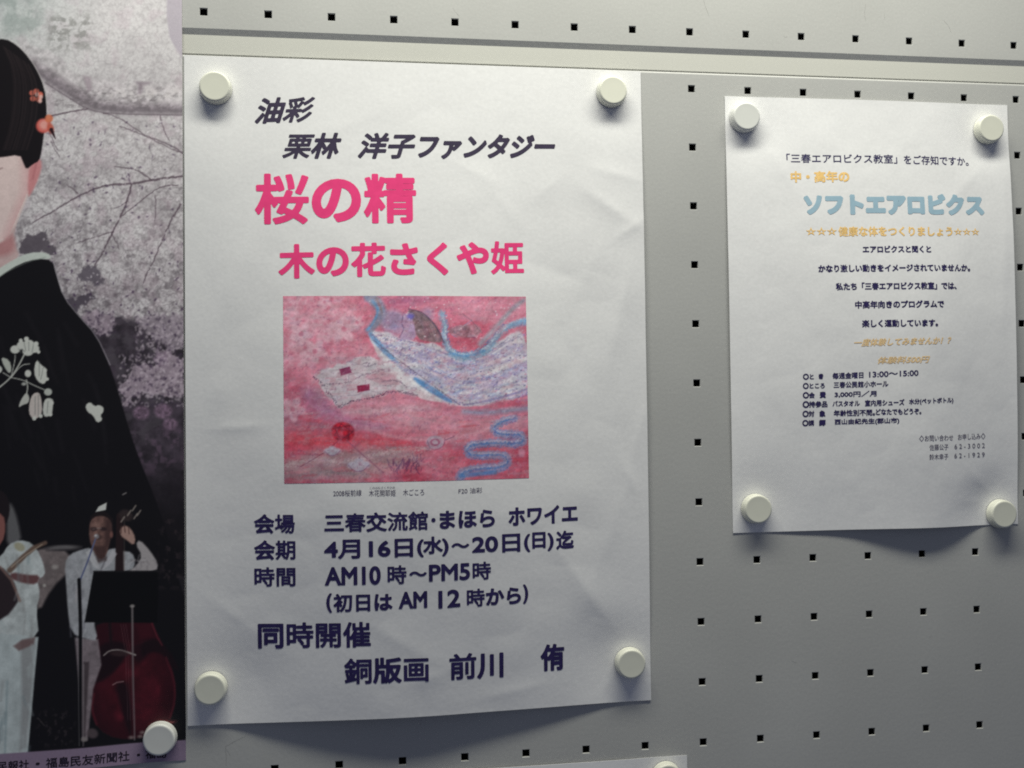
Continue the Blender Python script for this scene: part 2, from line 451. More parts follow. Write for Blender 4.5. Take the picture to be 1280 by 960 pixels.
TEXT_RIGHT = [
    ('question_lettering', 'ink', 0.012, 0, [('「三春エアロビクス教室」',66.37,146.89,-46.55,-45.58,6.39), ('をご存知ですか。',152.02,201.36,-45.75,-45.79,6.48)]),
    ('subtitle_lettering', 'orange', 0.04, 0, [('中・高年の',68.85,110.96,-59.44,-58.61,8.02)]),
    ('title_lettering', 'blue', 0.062, 0, [('ソフトエアロビクス',77.8,211.06,-78.28,-76.74,14.52)]),
    ('slogan_lettering', 'orange', 0.03, 0, [('☆☆☆',78.54,100.32,-96.99,-96.73,5.52), ('健康な体をつくりましょう',101.48,185.78,-96.99,-95.99,6.97), ('☆☆☆',186.98,206.64,-95.98,-95.74,5.07)]),
    ('body_lettering', 'ink', 0.036, 0, [('エアロビクスと聞くと',118.34,168.72,-109.38,-108.8,5.01)]),
    ('body_lettering', 'ink', 0.036, 0, [('かなり激しい動きをイメージされていませんか。',86.3,198.29,-122.77,-121.47,5.29)]),
    ('body_lettering', 'ink', 0.036, 0, [('私たち「三春エアロビクス教室」では、',98.16,186.88,-135.1,-134.18,5.28)]),
    ('body_lettering', 'ink', 0.036, 0, [('中高年向きのプログラムで',111.4,176.49,-147.63,-146.98,5.28)]),
    ('body_lettering', 'ink', 0.036, 0, [('楽しく運動しています。',115.96,171.29,-160.6,-160.11,5.27)]),
    ('offer_lettering', 'orange2', 0.03, 0.3, [('一度体験してみませんか！？',110.21,181.36,-173.65,-172.25,5.27)]),
    ('offer_lettering', 'orange2', 0.03, 0.3, [('体験料500円',126.68,164.61,-185.87,-185.27,4.99)]),
    ('notes_lettering', 'ink', 0.03, 0, [('〇と',74.12,81.49,-196.45,-196.41,3.82), ('き',85.01,88.19,-196.27,-196.3,3.56), ('毎週金曜日',94.74,116.54,-196.08,-195.72,4.39), ('13:00～15:00',120.47,155.61,-195.47,-194.66,3.87)]),
    ('notes_lettering', 'ink', 0.03, 0, [('〇ところ',73.98,89.21,-202.72,-202.6,3.82), ('三春公民館小ホール',95.47,133.83,-202.28,-201.83,4.4)]),
    ('notes_lettering', 'ink', 0.03, 0, [('〇会',73.84,82.13,-208.99,-209.09,4.09), ('費',85.6,89.99,-208.96,-208.9,4.37), ('3,000円／月',96.13,125.55,-208.86,-208.47,4.12)]),
    ('notes_lettering', 'ink', 0.03, 0, [('〇持参品',73.7,91.06,-215.31,-215.2,4.37), ('バスタオル',94.6,113.75,-215.08,-214.94,3.84), ('室内用シューズ',117.31,145.09,-214.98,-214.66,4.41), ('水分(ペットボトル)',148.41,182.31,-214.54,-213.84,4.44)]),
    ('notes_lettering', 'ink', 0.03, 0, [('〇対',73.57,81.85,-221.69,-221.64,4.09), ('象',85.31,89.64,-221.69,-221.75,4.37), ('年齢性別不問。',95.38,124.3,-221.55,-221.4,4.39), ('どなたでもどうぞ。',124.9,157.38,-221.13,-221.02,4.14)]),
    ('notes_lettering', 'ink', 0.03, 0, [('〇講',73.43,81.71,-227.95,-227.91,4.09), ('師',85.17,89.79,-227.96,-227.92,4.37), ('西山由紀先生(郡山市)',96.05,141.23,-227.74,-227.32,4.39)]),
    ('contact_lettering', 'thin', 0.005, 0, [('◇お問い合わせ',155.37,181.69,-239.76,-239.66,4.44), ('お申し込み◇',185.6,207.77,-239.39,-239.05,4.46)]),
    ('contact_lettering', 'thin', 0.005, 0, [('佐藤公子',163.06,177.87,-246.04,-245.98,4.16), ('6 2 - 3 0 0 2',182.73,207.17,-245.85,-245.63,3.34)]),
    ('contact_lettering', 'thin', 0.005, 0, [('鈴木幸子',162.89,177.7,-252.57,-252.53,4.16), ('6 2 - 1 9 2 9',182.56,206.99,-252.3,-252.0,3.34)]),
]
TEXT_PHOTO = [
    ('credit_lettering', 'inkp', 0.012, 0, [('福島民報社',-453.47,-423.35,-425.9,-425.9,5.76), ('・',-419.66,-417.36,-425.9,-425.9,1.45), ('福島民友新聞社',-413.95,-366.51,-425.9,-425.9,6.07), ('・',-362.26,-360.37,-425.9,-425.9,1.47), ('福',-357.29,-351.35,-425.9,-425.9,5.87), ('島',-350.4,-344.69,-425.9,-425.9,5.88)]),
]

# ---------------------------------------------------------------- print painter: flat ink colours per point of a sheet
class Print:
    def __init__(self, a, b, base):
        self.a, self.b = a, b
        self.c = np.tile(np.array(base, float), (len(a), 1))
    def sel(self, x0, x1, y0, y1):
        return np.nonzero((self.a > x0) & (self.a < x1) & (self.b > y0) & (self.b < y1))[0]
    def mix(self, i, al, col):
        al = np.clip(al, 0, 1)[:, None]
        self.c[i] = self.c[i]*(1-al)+np.asarray(col, float)*al
    def poly(self, pts, col, soft=0.6, alpha=1.0, smooth=0, wob=0.0, tex=0.0, tsc=6.0, seed=1):
        P = np.array(pts, float)
        for _ in range(smooth):
            Q = np.roll(P, -1, 0)
            P = np.stack([P*0.75+Q*0.25, P*0.25+Q*0.75], 1).reshape(-1, 2)
        m = 3+soft*2+wob*2
        i = self.sel(P[:, 0].min()-m, P[:, 0].max()+m, P[:, 1].min()-m, P[:, 1].max()+m)
        if not len(i): return
        a, b = self.a[i], self.b[i]
        if wob:
            a = a+wob*2*(fbm(self.a[i]/tsc, self.b[i]/tsc, seed+50, 3)-0.5)*2
            b = b+wob*2*(fbm(self.a[i]/tsc, self.b[i]/tsc, seed+80, 3)-0.5)*2
        ins = np.zeros(len(i), bool); dist = np.full(len(i), 1e9)
        n = len(P)
        for k in range(n):
            x0, y0 = P[k]; x1, y1 = P[(k+1) % n]
            if y0 != y1:
                ins ^= ((y0 > b) != (y1 > b)) & (a < (x1-x0)*(b-y0)/(y1-y0)+x0)
            dx, dy = x1-x0, y1-y0; L = dx*dx+dy*dy
            if L == 0: continue
            t = np.clip(((a-x0)*dx+(b-y0)*dy)/L, 0, 1)
            dist = np.minimum(dist, (a-x0-t*dx)**2+(b-y0-t*dy)**2)
        sd = np.sqrt(dist)*np.where(ins, -1, 1)
        al = np.clip(0.5-sd/(2*soft), 0, 1)*alpha
        c = np.asarray(col, float)
        if tex:
            f = 1+tex*2*(fbm(self.a[i]/tsc, self.b[i]/tsc, seed, 4)-0.5)*2
            c = np.clip(c[None, :]*f[:, None], 0, 255)
        self.mix(i, al, c)
    def line(self, pts, wd, col, soft=0.6, alpha=1.0, smooth=0, wob=0.0, brk=0.0, seed=1):
        P = np.array(pts, float)
        for _ in range(smooth):
            Q = np.stack([P[:-1]*0.75+P[1:]*0.25, P[:-1]*0.25+P[1:]*0.75], 1).reshape(-1, 2)
            P = np.vstack([P[:1], Q, P[-1:]])
        W = np.interp(np.linspace(0, 1, len(P)), np.linspace(0, 1, len(np.atleast_1d(wd))), np.atleast_1d(wd))
        m = W.max()+soft+3+wob*2
        i = self.sel(P[:, 0].min()-m, P[:, 0].max()+m, P[:, 1].min()-m, P[:, 1].max()+m)
        if not len(i): return
        a, b = self.a[i], self.b[i]
        if wob:
            a = a+wob*4*(fbm(self.a[i]/5, self.b[i]/5, seed+50, 3)-0.5)
            b = b+wob*4*(fbm(self.a[i]/5, self.b[i]/5, seed+80, 3)-0.5)
        best = np.full(len(i), 1e9)
        for k in range(len(P)-1):
            x0, y0 = P[k]; x1, y1 = P[k+1]
            dx, dy = x1-x0, y1-y0; L = dx*dx+dy*dy+1e-12
            t = np.clip(((a-x0)*dx+(b-y0)*dy)/L, 0, 1)
            best = np.minimum(best, np.sqrt((a-x0-t*dx)**2+(b-y0-t*dy)**2)-(W[k]*(1-t)+W[k+1]*t)/2)
        al = np.clip(0.5-best/(2*soft), 0, 1)*alpha
        if brk:
            al = al*np.clip((fbm(self.a[i]/6, self.b[i]/6, seed+7, 3)-0.5+ (1-brk)*0.5)*6, 0, 1)
        self.mix(i, al, col)
    def oval(self, cx, cy, rx, ry, col, ang=0, soft=0.6, alpha=1.0, tex=0.0, tsc=4.0, seed=2):
        m = max(rx, ry)+soft*2+2
        i = self.sel(cx-m, cx+m, cy-m, cy+m)
        if not len(i): return
        c, s = math.cos(ang), math.sin(ang)
        u, v = (self.a[i]-cx)*c+(self.b[i]-cy)*s, -(self.a[i]-cx)*s+(self.b[i]-cy)*c
        r = np.sqrt((u/rx)**2+(v/ry)**2)
        al = np.clip(0.5-(r-1)*min(rx, ry)/(2*soft), 0, 1)*alpha
        cc = np.asarray(col, float)
        if tex:
            f = 1+tex*2*(fbm(self.a[i]/tsc, self.b[i]/tsc, seed, 4)-0.5)*2
            cc = np.clip(cc[None, :]*f[:, None], 0, 255)
        self.mix(i, al, cc)
    def mottle(self, box, col, scale, lo, hi, alpha, seed, stretch=1.0, octv=4, fade=12):
        x0, x1, y0, y1 = box
        i = self.sel(x0, x1, y0, y1)
        if not len(i): return
        a, b = self.a[i], self.b[i]
        f = fbm(a/scale/stretch, b/scale, seed, octv)
        al = np.clip((f-lo)/(hi-lo), 0, 1)*alpha
        e = np.minimum.reduce([a-x0, x1-a, b-y0, y1-b])
        self.mix(i, al*np.clip(e/fade, 0, 1), col)
    def write(self, obj):
        me = obj.data
        c = np.clip(self.c/255, 0, 1)
        l = np.where(c <= 0.04045, c/12.92, ((c+0.055)/1.055)**2.4)
        n = len(me.vertices)
        if len(l) < n: l = np.vstack([l, np.tile([[0.7, 0.7, 0.68]], (n-len(l), 1))])
        at = me.color_attributes.new('print', 'FLOAT_COLOR', 'POINT')
        at.data.foreach_set('color', np.c_[l, np.ones(n)].astype(np.float32).ravel())

# ---------------------------------------------------------------- the photo poster at the left
H_PRINT = [1.9573424, -0.0012303799, 863.94395, 0.082228436, -1.8248622, 110.39916, 0.00020837402, 3.6855105e-05, 1.0]
photo_root = root('photo_poster', (-515, 0, -173.5))
tag(photo_root, 'glossy photo poster of a woman in a black kimono before cherry blossom', 'poster')
xs = np.concatenate([np.arange(-697, -447, 2.5), np.arange(-447, -333.2, 0.5), [-333.1]])
zs = np.concatenate([np.arange(84, 50, -2.0), np.arange(50, -431, -0.5), [-431]])
sheet, V = grid_sheet('printed_sheet', xs, zs, d_photo, M['print'], None)
npt = len(xs)*len(zs)
X, Z = V[:npt, 0], V[:npt, 2]
den = H_PRINT[6]*X+H_PRINT[7]*Z+1
A_, B_ = (H_PRINT[0]*X+H_PRINT[1]*Z+H_PRINT[2])/den, (H_PRINT[3]*X+H_PRINT[4]*Z+H_PRINT[5])/den
p = Print(A_, B_, (222, 219, 222))
a, b = A_, B_
rnd = random.Random(5)
# pale sky tint and blossom masses
i = np.arange(npt)
def scurve(v, lo, hi): return np.clip((v-lo)/(hi-lo), 0, 1)
dark = 0.28+0.46*scurve(b, 90, 420)                       # the wood deepens downwards
p.mix(i, scurve(b, 60, 420)*0.75, (200, 192, 198))
m1 = fbm(a/34, b/26, 101, 5)
p.mix(i, scurve(m1, 0.50, 0.72)*0.55*dark, (128, 120, 127))
p.mix(i, scurve(m1, 0.48, 0.28)*0.55, (236, 233, 236))
wx, wz = a+5*(fbm(a/6, b/6, 51, 2)-0.5), b+5*(fbm(a/6, b/6, 57, 2)-0.5)
for sc, sd, kw in ((9.0, 104, 0.50), (4.6, 106, 0.62), (2.6, 108, 0.45)):
    f1, f2 = cells(wx/sc, wz/sc, sd)
    tone = hash2(np.floor(wx/sc*0.7), np.floor(wz/sc*0.7), sd+5)
    p.mix(i, scurve(f1, 0.42, 0.85)*kw*dark, (108, 99, 106))
    p.mix(i, scurve(f1, 0.40, 0.10)*kw*0.55*(0.4+0.6*scurve(m1, 0.62, 0.40)), (240, 236, 240))
n2 = fbm(a/12, b/10, 102, 5)
p.mix(i, scurve(n2, 0.56, 0.70)*0.48*scurve(b, 150, 360), (98, 90, 97))
p.mix(i, scurve(fbm(a/16, b/16, 115, 4), 0.54, 0.70)*0.22, (196, 170, 186))
p.mix(i, np.clip(1-(a+20)/150, 0, 1)*np.clip(1-b/110, 0, 1)*0.7, (192, 208, 206))
p.mottle((56, 122, 14, 68), (128, 128, 126), 5, 0.40, 0.62, 0.65, 111)
p.mottle((-60, 60, -20, 50), (150, 162, 160), 14, 0.45, 0.65, 0.5, 112)
i = p.sel(40, 236, -40, 104); p.mix(i, 0.18*scurve(b[i], 104, 70)*scurve(a[i], 40, 90), (228, 225, 228))
# the big pale bough
bough = [(20, 40), (46, 62), (66, 64), (89, 92), (115, 98), (158, 104), (234, 104), (234, 143), (139, 142), (111, 137), (85, 121), (57, 103), (30, 84)]
p.poly(bough, (206, 200, 205), 2.5, 0.7, smooth=1, tex=0.16, tsc=5, seed=120)
p.poly([(40, 70), (60, 90), (88, 108), (115, 122), (145, 129), (234, 128), (234, 143), (139, 142), (111, 137), (85, 121), (57, 103), (30, 84)], (150, 140, 149), 6, 0.85, smooth=1, tex=0.22, tsc=5, seed=121)
p.poly([(60, 82), (90, 108), (118, 120), (116, 128), (84, 114), (56, 94)], (140, 130, 138), 4, 0.6, smooth=1, tex=0.2, tsc=4)
p.line([(40, 84), (60, 100), (86, 117), (112, 133), (140, 138), (234, 139)], [5, 5, 7], (122, 113, 121), 3, 0.75, smooth=2, wob=1)
p.mottle((60, 232, 104, 142), (112, 104, 110), 3, 0.52, 0.66, 0.45, 124, stretch=2.0)
p.line([(57, 104), (85, 122), (111, 138), (139, 143), (234, 144)], 1.2, (104, 92, 102), 0.9, 0.8, smooth=1)
p.poly([(168, 102), (190, 103), (180, 108), (176, 120), (172, 118), (173, 107)], (140, 126, 138), 2, 0.7)
p.poly([(104, 95), (114, 97), (116, 112), (110, 116)], (156, 140, 152), 2, 0.6)
p.mottle((118, 232, 104, 130), (222, 216, 218), 5, 0.45, 0.6, 0.6, 123)
p.poly([(209, -40), (240, -40), (240, 90), (224, 68), (208, 40)], (190, 182, 194), 1.2, 0.9, smooth=1)
# twigs
TW = (92, 76, 88)
for pts, wd in (([(65, 146), (88, 140), (110, 137)], [2, 1.5]), ([(66, 146), (60, 160), (72, 188)], [1.8, .8]), ([(229, 220), (190, 225), (165, 231), (132, 231), (100, 245), (72, 262), (42, 279)], [3.2, 1.2]),
                ([(165, 231), (160, 252), (142, 290), (131, 312), (119, 333)], [2.4, 1.6]), ([(226, 256), (213, 277), (195, 320), (179, 354)], [2.0, 1.2]),
                ([(190, 226), (172, 212), (144, 209)], [2, 1]), ([(222, 232), (205, 232), (190, 240), (174, 254), (152, 271)], [1.6, 1]),
                ([(160, 252), (152, 258), (143, 260)], [1.4, .8]), ([(230, 192), (214, 182), (200, 176), (160, 162), (150, 158)], [1.5, 1]),
                ([(100, 245), (92, 236), (84, 232)], [1.5, .8]), ([(64, 178), (75, 196)], [1.2, .8]), ([(142, 290), (122, 296), (98, 304)], [1.3, .7]),
                ([(140, 292), (146, 303), (150, 312)], [1.3, .7]), ([(194, 245), (195, 262), (194, 276)], [1.2, .8]), ([(200, 145), (206, 166), (212, 176)], [1.3, .7]),
                ([(130, 142), (150, 148), (170, 162), (196, 178), (228, 192)], [1.0, 1.0])):
    p.line(pts, wd, TW, 0.8, 0.8, smooth=2, wob=0.6, seed=int(pts[0][0]))
p.poly([(26, 302), (32, 296), (60, 290), (62, 306), (72, 310), (70, 318), (52, 316), (26, 320)], (96, 88, 98), 1.5, 0.9, wob=2.5, tsc=6, seed=131)
p.poly([(98, 344), (112, 330), (124, 334), (126, 346), (130, 352), (124, 360), (112, 350), (100, 350)], (100, 92, 104), 1.5, 0.85, wob=2.5, tsc=5, seed=132)
p.poly([(80, 372), (96, 374), (112, 364), (120, 372), (106, 382), (96, 392), (86, 386)], (84, 76, 88), 1.5, 0.9, wob=2, tsc=6, seed=133)
for k in range(150):
    x, y = rnd.uniform(60, 231), rnd.uniform(150, 440)
    p.oval(x, y, rnd.uniform(.7, 2.6), rnd.uniform(.6, 1.7), (84, 66, 92), rnd.uniform(0, 3), 0.7, 0.30+0.55*min(1, y/420))
for k in range(500):
    x, y = rnd.uniform(55, 231), rnd.uniform(150, 470)
    p.oval(x, y, rnd.uniform(.7, 1.8), rnd.uniform(.7, 1.5), (238, 230, 238), rnd.uniform(0, 3), 0.6, 0.5)
# darker lower right: clumps of blossom against dark wood
p.poly([(118, 400), (150, 396), (186, 402), (236, 410), (236, 700), (100, 700), (100, 400)], (62, 54, 64), 3, 0.95, wob=3, tsc=10, tex=0.25, seed=140)
p.mottle((120, 236, 396, 560), (92, 86, 94), 10, 0.45, 0.65, 0.6, 141)
def clump(pts, col, seed):
    p.poly(pts, col, 1.8, 0.95, wob=4, tsc=7, tex=0.10, seed=seed)
    P = np.array(pts); x0, y0 = P.min(0); x1, y1 = P.max(0)
    r2 = random.Random(seed)
    for k in range(int((x1-x0)*(y1-y0)/13)):
        x, y = r2.uniform(x0, x1), r2.uniform(y0, y1)
        dk = r2.random() < 0.35
        p.oval(x, y, r2.uniform(.8, 2.4), r2.uniform(.7, 1.8), (70, 56, 78) if dk else (216, 202, 214), r2.uniform(0, 3), 0.8, 0.45)
clump([(100, 398), (108, 388), (140, 392), (144, 408), (132, 420), (120, 414)], (168, 152, 166), 150)
clump([(170, 396), (234, 392), (234, 434), (214, 440), (196, 424), (180, 420)], (158, 146, 158), 151)
clump([(148, 486), (158, 470), (172, 458), (190, 456), (200, 440), (214, 442), (232, 452), (232, 494), (208, 500), (186, 492), (166, 500), (156, 508)], (168, 152, 166), 152)
clump([(190, 446), (200, 436), (212, 440), (212, 456), (196, 458)], (160, 140, 160), 153)
for cx, cy, r in ((177, 516, 10), (204, 514, 11), (213, 530, 9)):
    p.oval(cx, cy, r, r*0.85, (132, 108, 130), 0, 2, 0.9, tex=0.2, tsc=3, seed=int(cx))
p.mottle((150, 236, 530, 600), (112, 92, 112), 8, 0.48, 0.66, 0.75, 160)
p.mottle((160, 236, 590, 720), (60, 50, 60), 9, 0.5, 0.7, 0.5, 161)
i = p.sel(60, 240, 560, 720); p.mix(i, np.clip((p.b[i]-560)/90, 0, 1)*0.92, (24, 21, 25))
# the woman
K = (20, 18, 22)
p.poly([(-140, 560), (-120, 430), (-100, 360), (-60, 335), (0, 342), (25, 329), (47, 323), (67, 326), (71, 342), (80, 372), (100, 395), (120, 418), (137, 455), (150, 495), (162, 537), (175, 575), (190, 612), (206, 655), (222, 720), (236, 760), (236, 1000), (-160, 1000)], K, 1.0, 1, smooth=1)
p.line([(68, 328), (72, 345), (81, 373), (100, 396), (121, 419), (138, 456)], 1.2, (206, 200, 210), 0.7, 0.6, smooth=1)
p.poly([(-60, 400), (-58, 250), (33, 245), (18, 292), (20, 306), (26, 322), (10, 334), (-20, 352), (-42, 362)], (214, 186, 186), 1.5, 1, smooth=1, tex=0.03, tsc=8)
p.poly([(-10, 306), (8, 300), (18, 292), (21, 312), (10, 320), (-10, 322)], (186, 116, 120), 4, 0.6, smooth=1)
p.poly([(-62, 200), (-20, 188), (30, 190), (42, 214), (40, 236), (32, 256), (17, 290), (0, 306), (-20, 313), (-42, 300), (-58, 262)], (236, 214, 212), 1.6, 1, smooth=1, tex=0.02, tsc=9)
i = p.sel(-60, 50, 195, 300); p.mix(i, np.clip((p.a[i]-(36-np.clip(p.b[i]-240, 0, 60)*0.42)+14)/18, 0, 1)*0.5*(((p.a[i] < 42-np.clip(p.b[i]-225, 0, 90)*0.42)*1.0)), (214, 150, 156))
p.line([(-6, 214), (4, 211)], [2, 1], (110, 80, 84), 1.5, 0.6)
for ex in (-44, -14):
    p.line([(ex-10, 240), (ex, 236), (ex+9, 240)], 3, (40, 30, 34), 1.2, 0.9)
    p.line([(ex-12, 222), (ex, 216), (ex+12, 220)], 3, (70, 54, 56), 1.5, 0.7)
p.poly([(-46, 284), (-34, 280), (-22, 284), (-34, 291)], (190, 60, 76), 1.5, 0.9, smooth=1)
p.poly([(38, 208), (48, 196), (54, 205), (50, 222), (42, 240), (36, 248), (36, 228)], (214, 146, 150), 1.6, 1, smooth=1)
p.line([(46, 206), (42, 224)], 2, (168, 96, 104), 1.6, 0.5)
hair = [(-78, 215), (-84, 150), (-62, 86), (-30, 56), (0, 49), (15, 52), (30, 64), (45, 84), (57, 110), (60, 140), (56, 166), (53, 190), (50, 202), (42, 206), (34, 213), (30, 204), (26, 194), (0, 198), (-40, 200), (-62, 222)]
p.poly(hair, (21, 16, 20), 0.9, 1, smooth=1)
p.line([(12, 50), (30, 63), (46, 85), (57, 110), (60, 140)], 1.0, (232, 228, 228), 0.7, 0.7, smooth=2)
for dx, dy in ((0, -5), (5, -1), (3, 5), (-4, 4), (-5, -3)):
    p.oval(46+dx, 120+dy, 3.6, 3.4, (226, 118, 100), 0, 0.9, 1)
for dx, dy in ((5, 3), (4, 8), (0, 0)):
    p.oval(47+dx, 119+dy, 2.4, 2.8, (240, 196, 190), 0, 0.9, 0.9)
p.oval(55, 158, 9, 9, (214, 100, 92), 0, 1.5, 1); p.oval(56, 157, 6, 6, (236, 172, 164), 0, 2.5, 0.9)
p.oval(62, 149, 5, 5, (222, 124, 88), 0.3, 1.2, 0.9); p.oval(64, 161, 4, 7, (200, 96, 78), -0.3, 1.2, 0.9)
p.line([(65, 163), (70, 174)], [5, 1], (46, 22, 30), 0.8, 1)
p.poly([(-50, 372), (-20, 350), (0, 336), (18, 325), (37, 316), (60, 316), (67, 324), (47, 324), (26, 330), (2, 345), (-30, 372)], (214, 222, 216), 0.9, 1, smooth=1)
r4 = random.Random(9)
for k in range(40):                                       # faint sheen along the hair and the silk
    t = r4.uniform(0, 1)
    p.line([(4+t*36, 58+t*26), (18+t*34, 90+t*20), (16+t*34, 150), (4+t*34, 188)], 0.8, (52, 42, 44), 0.8, 0.35, smooth=2)
for k in range(30):
    x, y = r4.uniform(0, 130), r4.uniform(380, 620)
    if x > 70+(y-380)*0.5: continue
    p.line([(x, y), (x+r4.uniform(5, 18), y+r4.uniform(25, 70))], r4.uniform(2, 5), (34, 31, 36), 3, 0.45, smooth=1)
p.line([(-10, 352), (12, 339), (38, 327), (58, 322)], 1.0, (150, 160, 154), 0.8, 0.6, smooth=1)
# embroidered blossom sprays on the kimono
FL = (218, 220, 214)
def stem(pts, wd=1.2): p.line(pts, wd, (196, 198, 192), 0.6, 0.95, smooth=2)
stem([(-12, 492), (0, 485), (15, 472), (24, 458), (31, 444)], 2); stem([(15, 472), (20, 450), (20, 444)]); stem([(15, 472), (28, 456), (38, 455)])
stem([(15, 472), (30, 475), (44, 482), (56, 487)]); stem([(34, 475), (36, 484), (34, 494)], 1.6); stem([(15, 472), (5, 466)])
for cx, cy, r in ((20, 437, 6.0), (28, 432, 6), (37, 431, 7), (44, 436, 6), (36, 439, 7), (-2, 462, 6)):
    p.oval(cx, cy, r, r*0.85, FL, 0, 0.8, 1)
p.poly([(2, 446), (13, 450), (16, 462), (13, 468), (6, 458)], (196, 200, 192), 0.8, 1, smooth=1)
p.poly([(46, 449), (52, 456), (59, 461), (59, 467), (60, 474), (56, 481), (48, 477), (43, 466)], FL, 0.8, 1, smooth=1)
p.poly([(34, 490), (38, 496), (37, 504), (30, 506), (24, 510), (27, 500)], (205, 206, 200), 0.8, 1, smooth=1)
p.poly([(42, 492), (50, 490), (53, 500), (54, 515), (50, 522), (42, 524), (37, 516), (38, 502)], (216, 206, 202), 0.8, 1, smooth=1)
p.poly([(56, 500), (62, 497), (68, 500), (67, 508), (66, 518), (58, 522), (54, 516)], FL, 0.8, 1, smooth=1)
p.oval(61, 490, 5, 4.5, (196, 200, 194), 0, 0.8, 1); p.oval(36, 467, 4, 4.5, FL, 0, 0.8, 1); p.oval(31, 480, 3, 2, (180, 182, 178), 0, 0.8, 1)
for q in (((37, 428), (37, 438)), ((31, 428), (33, 438)), ((43, 430), (41, 440)), ((28, 436), (32, 440)), ((50, 452), (50, 470)), ((55, 460), (52, 474)), ((45, 496), (45, 518)), ((49, 494), (49, 520)), ((61, 502), (60, 516)), ((24, 436), (27, 441))):
    p.line(q, 0.9, (128, 132, 130), 0.7, 0.75)
for cx, cy, r in ((27, 426, 2.5), (34, 424, 3), (46, 430, 3), (49, 440, 2.2), (57, 463, 2.4), (60, 474, 2), (44, 523, 2.5), (52, 520, 2.4), (64, 518, 2.5), (66, 504, 2)):
    p.oval(cx, cy, r, r, (224, 226, 220), 0, 0.7, 1)
p.poly([(107, 507), (113, 502), (119, 508), (124, 506), (130, 509), (130, 515), (126, 519), (129, 525), (122, 529), (117, 519), (110, 515)], FL, 0.8, 1, smooth=1)
# stage picture
p.poly([(-160, 600), (-40, 604), (30, 600), (110, 640), (180, 660), (240, 690), (240, 1000), (-160, 1000)], (19, 17, 21), 6, 0.85)
p.poly([(10, 628), (17, 630), (24, 650), (29, 678), (10, 690)], (150, 150, 152), 2.5, 0.7, smooth=1)
p.poly([(120, 640), (124, 633), (128, 631), (134, 628), (133, 637)], (226, 228, 224), 0.7, 1)
p.line([(154, 618), (158, 616)], 1.5, (170, 165, 165), 0.7, 0.8)
p.poly([(30, 690), (62, 684), (88, 688), (90, 712), (66, 734), (50, 766), (44, 742)], (142, 130, 130), 2, 0.9, smooth=1, tex=0.1)
p.oval(80, 684, 20, 3.2, (120, 116, 118), -0.03, 1.4, 0.95); p.oval(80, 687, 18, 1.4, (60, 56, 60), -0.03, 1, 0.8)
p.oval(70, 708, 4, 3, (196, 190, 186), 0, 1.5, 0.7); p.oval(57, 731, 2, 2, (210, 206, 200), 0, 1.0, 0.7)
JK = (204, 211, 212)
p.poly([(4, 694), (12, 680), (26, 674), (42, 678), (52, 694), (57, 708), (58, 718), (48, 724), (52, 742), (47, 760), (51, 796), (20, 800), (-30, 800), (-30, 720)], JK, 1.0, 1, smooth=1, tex=0.08, tsc=9)
p.poly([(16, 714), (36, 718), (52, 718), (48, 730), (30, 728), (14, 722)], (112, 74, 76), 1.5, 0.95, smooth=1)
p.line([(14, 712), (30, 696), (44, 684), (58, 678)], [7, 5], (118, 96, 84), 1.2, 0.95); p.line([(16, 708), (34, 693), (54, 680)], [1.5, 1], (206, 190, 170), 0.8, 0.7)
p.oval(26, 683, 7, 5, (176, 170, 140), 0.5, 1.2, 0.8)
p.poly([(-30, 700), (2, 706), (18, 722), (26, 748), (20, 758), (10, 770), (-30, 790)], (52, 42, 46), 1.5, 1, smooth=1)
p.line([(2, 708), (16, 724), (27, 750)], 3, (150, 120, 112), 1.2, 0.8)
p.poly([(-30, 796), (2, 790), (50, 795), (46, 840), (42, 890), (38, 940), (36, 958), (-30, 962)], (198, 208, 210), 1.0, 1, smooth=0, tex=0.06, tsc=12)
p.poly([(28, 800), (46, 796), (44, 840), (40, 890), (36, 930), (28, 935), (30, 870)], (150, 150, 152), 2.5, 0.7)
p.poly([(19, 806), (30, 798), (46, 795), (44, 804), (26, 812)], (120, 92, 92), 1.5, 0.8)
p.line([(12, 850), (10, 938)], 2, (140, 160, 166), 1.5, 0.6); p.poly([(-6, 906), (3, 908), (3, 926), (-6, 940)], (24, 20, 24), 1, 1)
p.poly([(-10, 612), (4, 612), (13, 624), (14, 640), (9, 656), (2, 650), (-10, 640)], (34, 26, 30), 1.2, 1, smooth=1)
p.poly([(-10, 640), (6, 642), (9, 660), (5, 678), (-10, 690)], (152, 100, 94), 1.2, 1, smooth=1)
r3 = random.Random(77)
for k in range(26):
    x, y = r3.uniform(2, 42), r3.uniform(690, 930)
    p.line([(x, y), (x+r3.uniform(-5, 5), y+r3.uniform(8, 26))], r3.uniform(1, 3.5), r3.choice([(132, 150, 156), (150, 150, 150), (206, 218, 220)]), 2, 0.45, smooth=1)
# double bass
RD = (78, 21, 32)
p.poly([(122, 775), (190, 775), (196, 790), (204, 806), (214, 830), (220, 860), (217, 890), (206, 908), (190, 920), (160, 925), (134, 918), (118, 900), (113, 875), (116, 850), (126, 830), (122, 800)], RD, 1.6, 1, smooth=1, tex=0.16, tsc=14, seed=170)
p.poly([(170, 780), (190, 778), (192, 796), (176, 798)], (150, 40, 58), 3, 0.7)
p.poly([(186, 906), (200, 900), (220, 902), (205, 912), (192, 918)], (205, 110, 110), 2.5, 0.8)
p.poly([(128, 812), (150, 800), (152, 824), (140, 842), (126, 852), (124, 838)], (44, 16, 26), 3, 0.9, smooth=1)
p.poly([(144, 854), (158, 850), (164, 870), (166, 924), (158, 916), (150, 876)], (34, 15, 22), 3, 0.9, smooth=1)
p.poly([(164, 806), (180, 800), (196, 796), (206, 812), (188, 812), (178, 828), (166, 824)], (38, 15, 24), 3, 0.85, smooth=1)
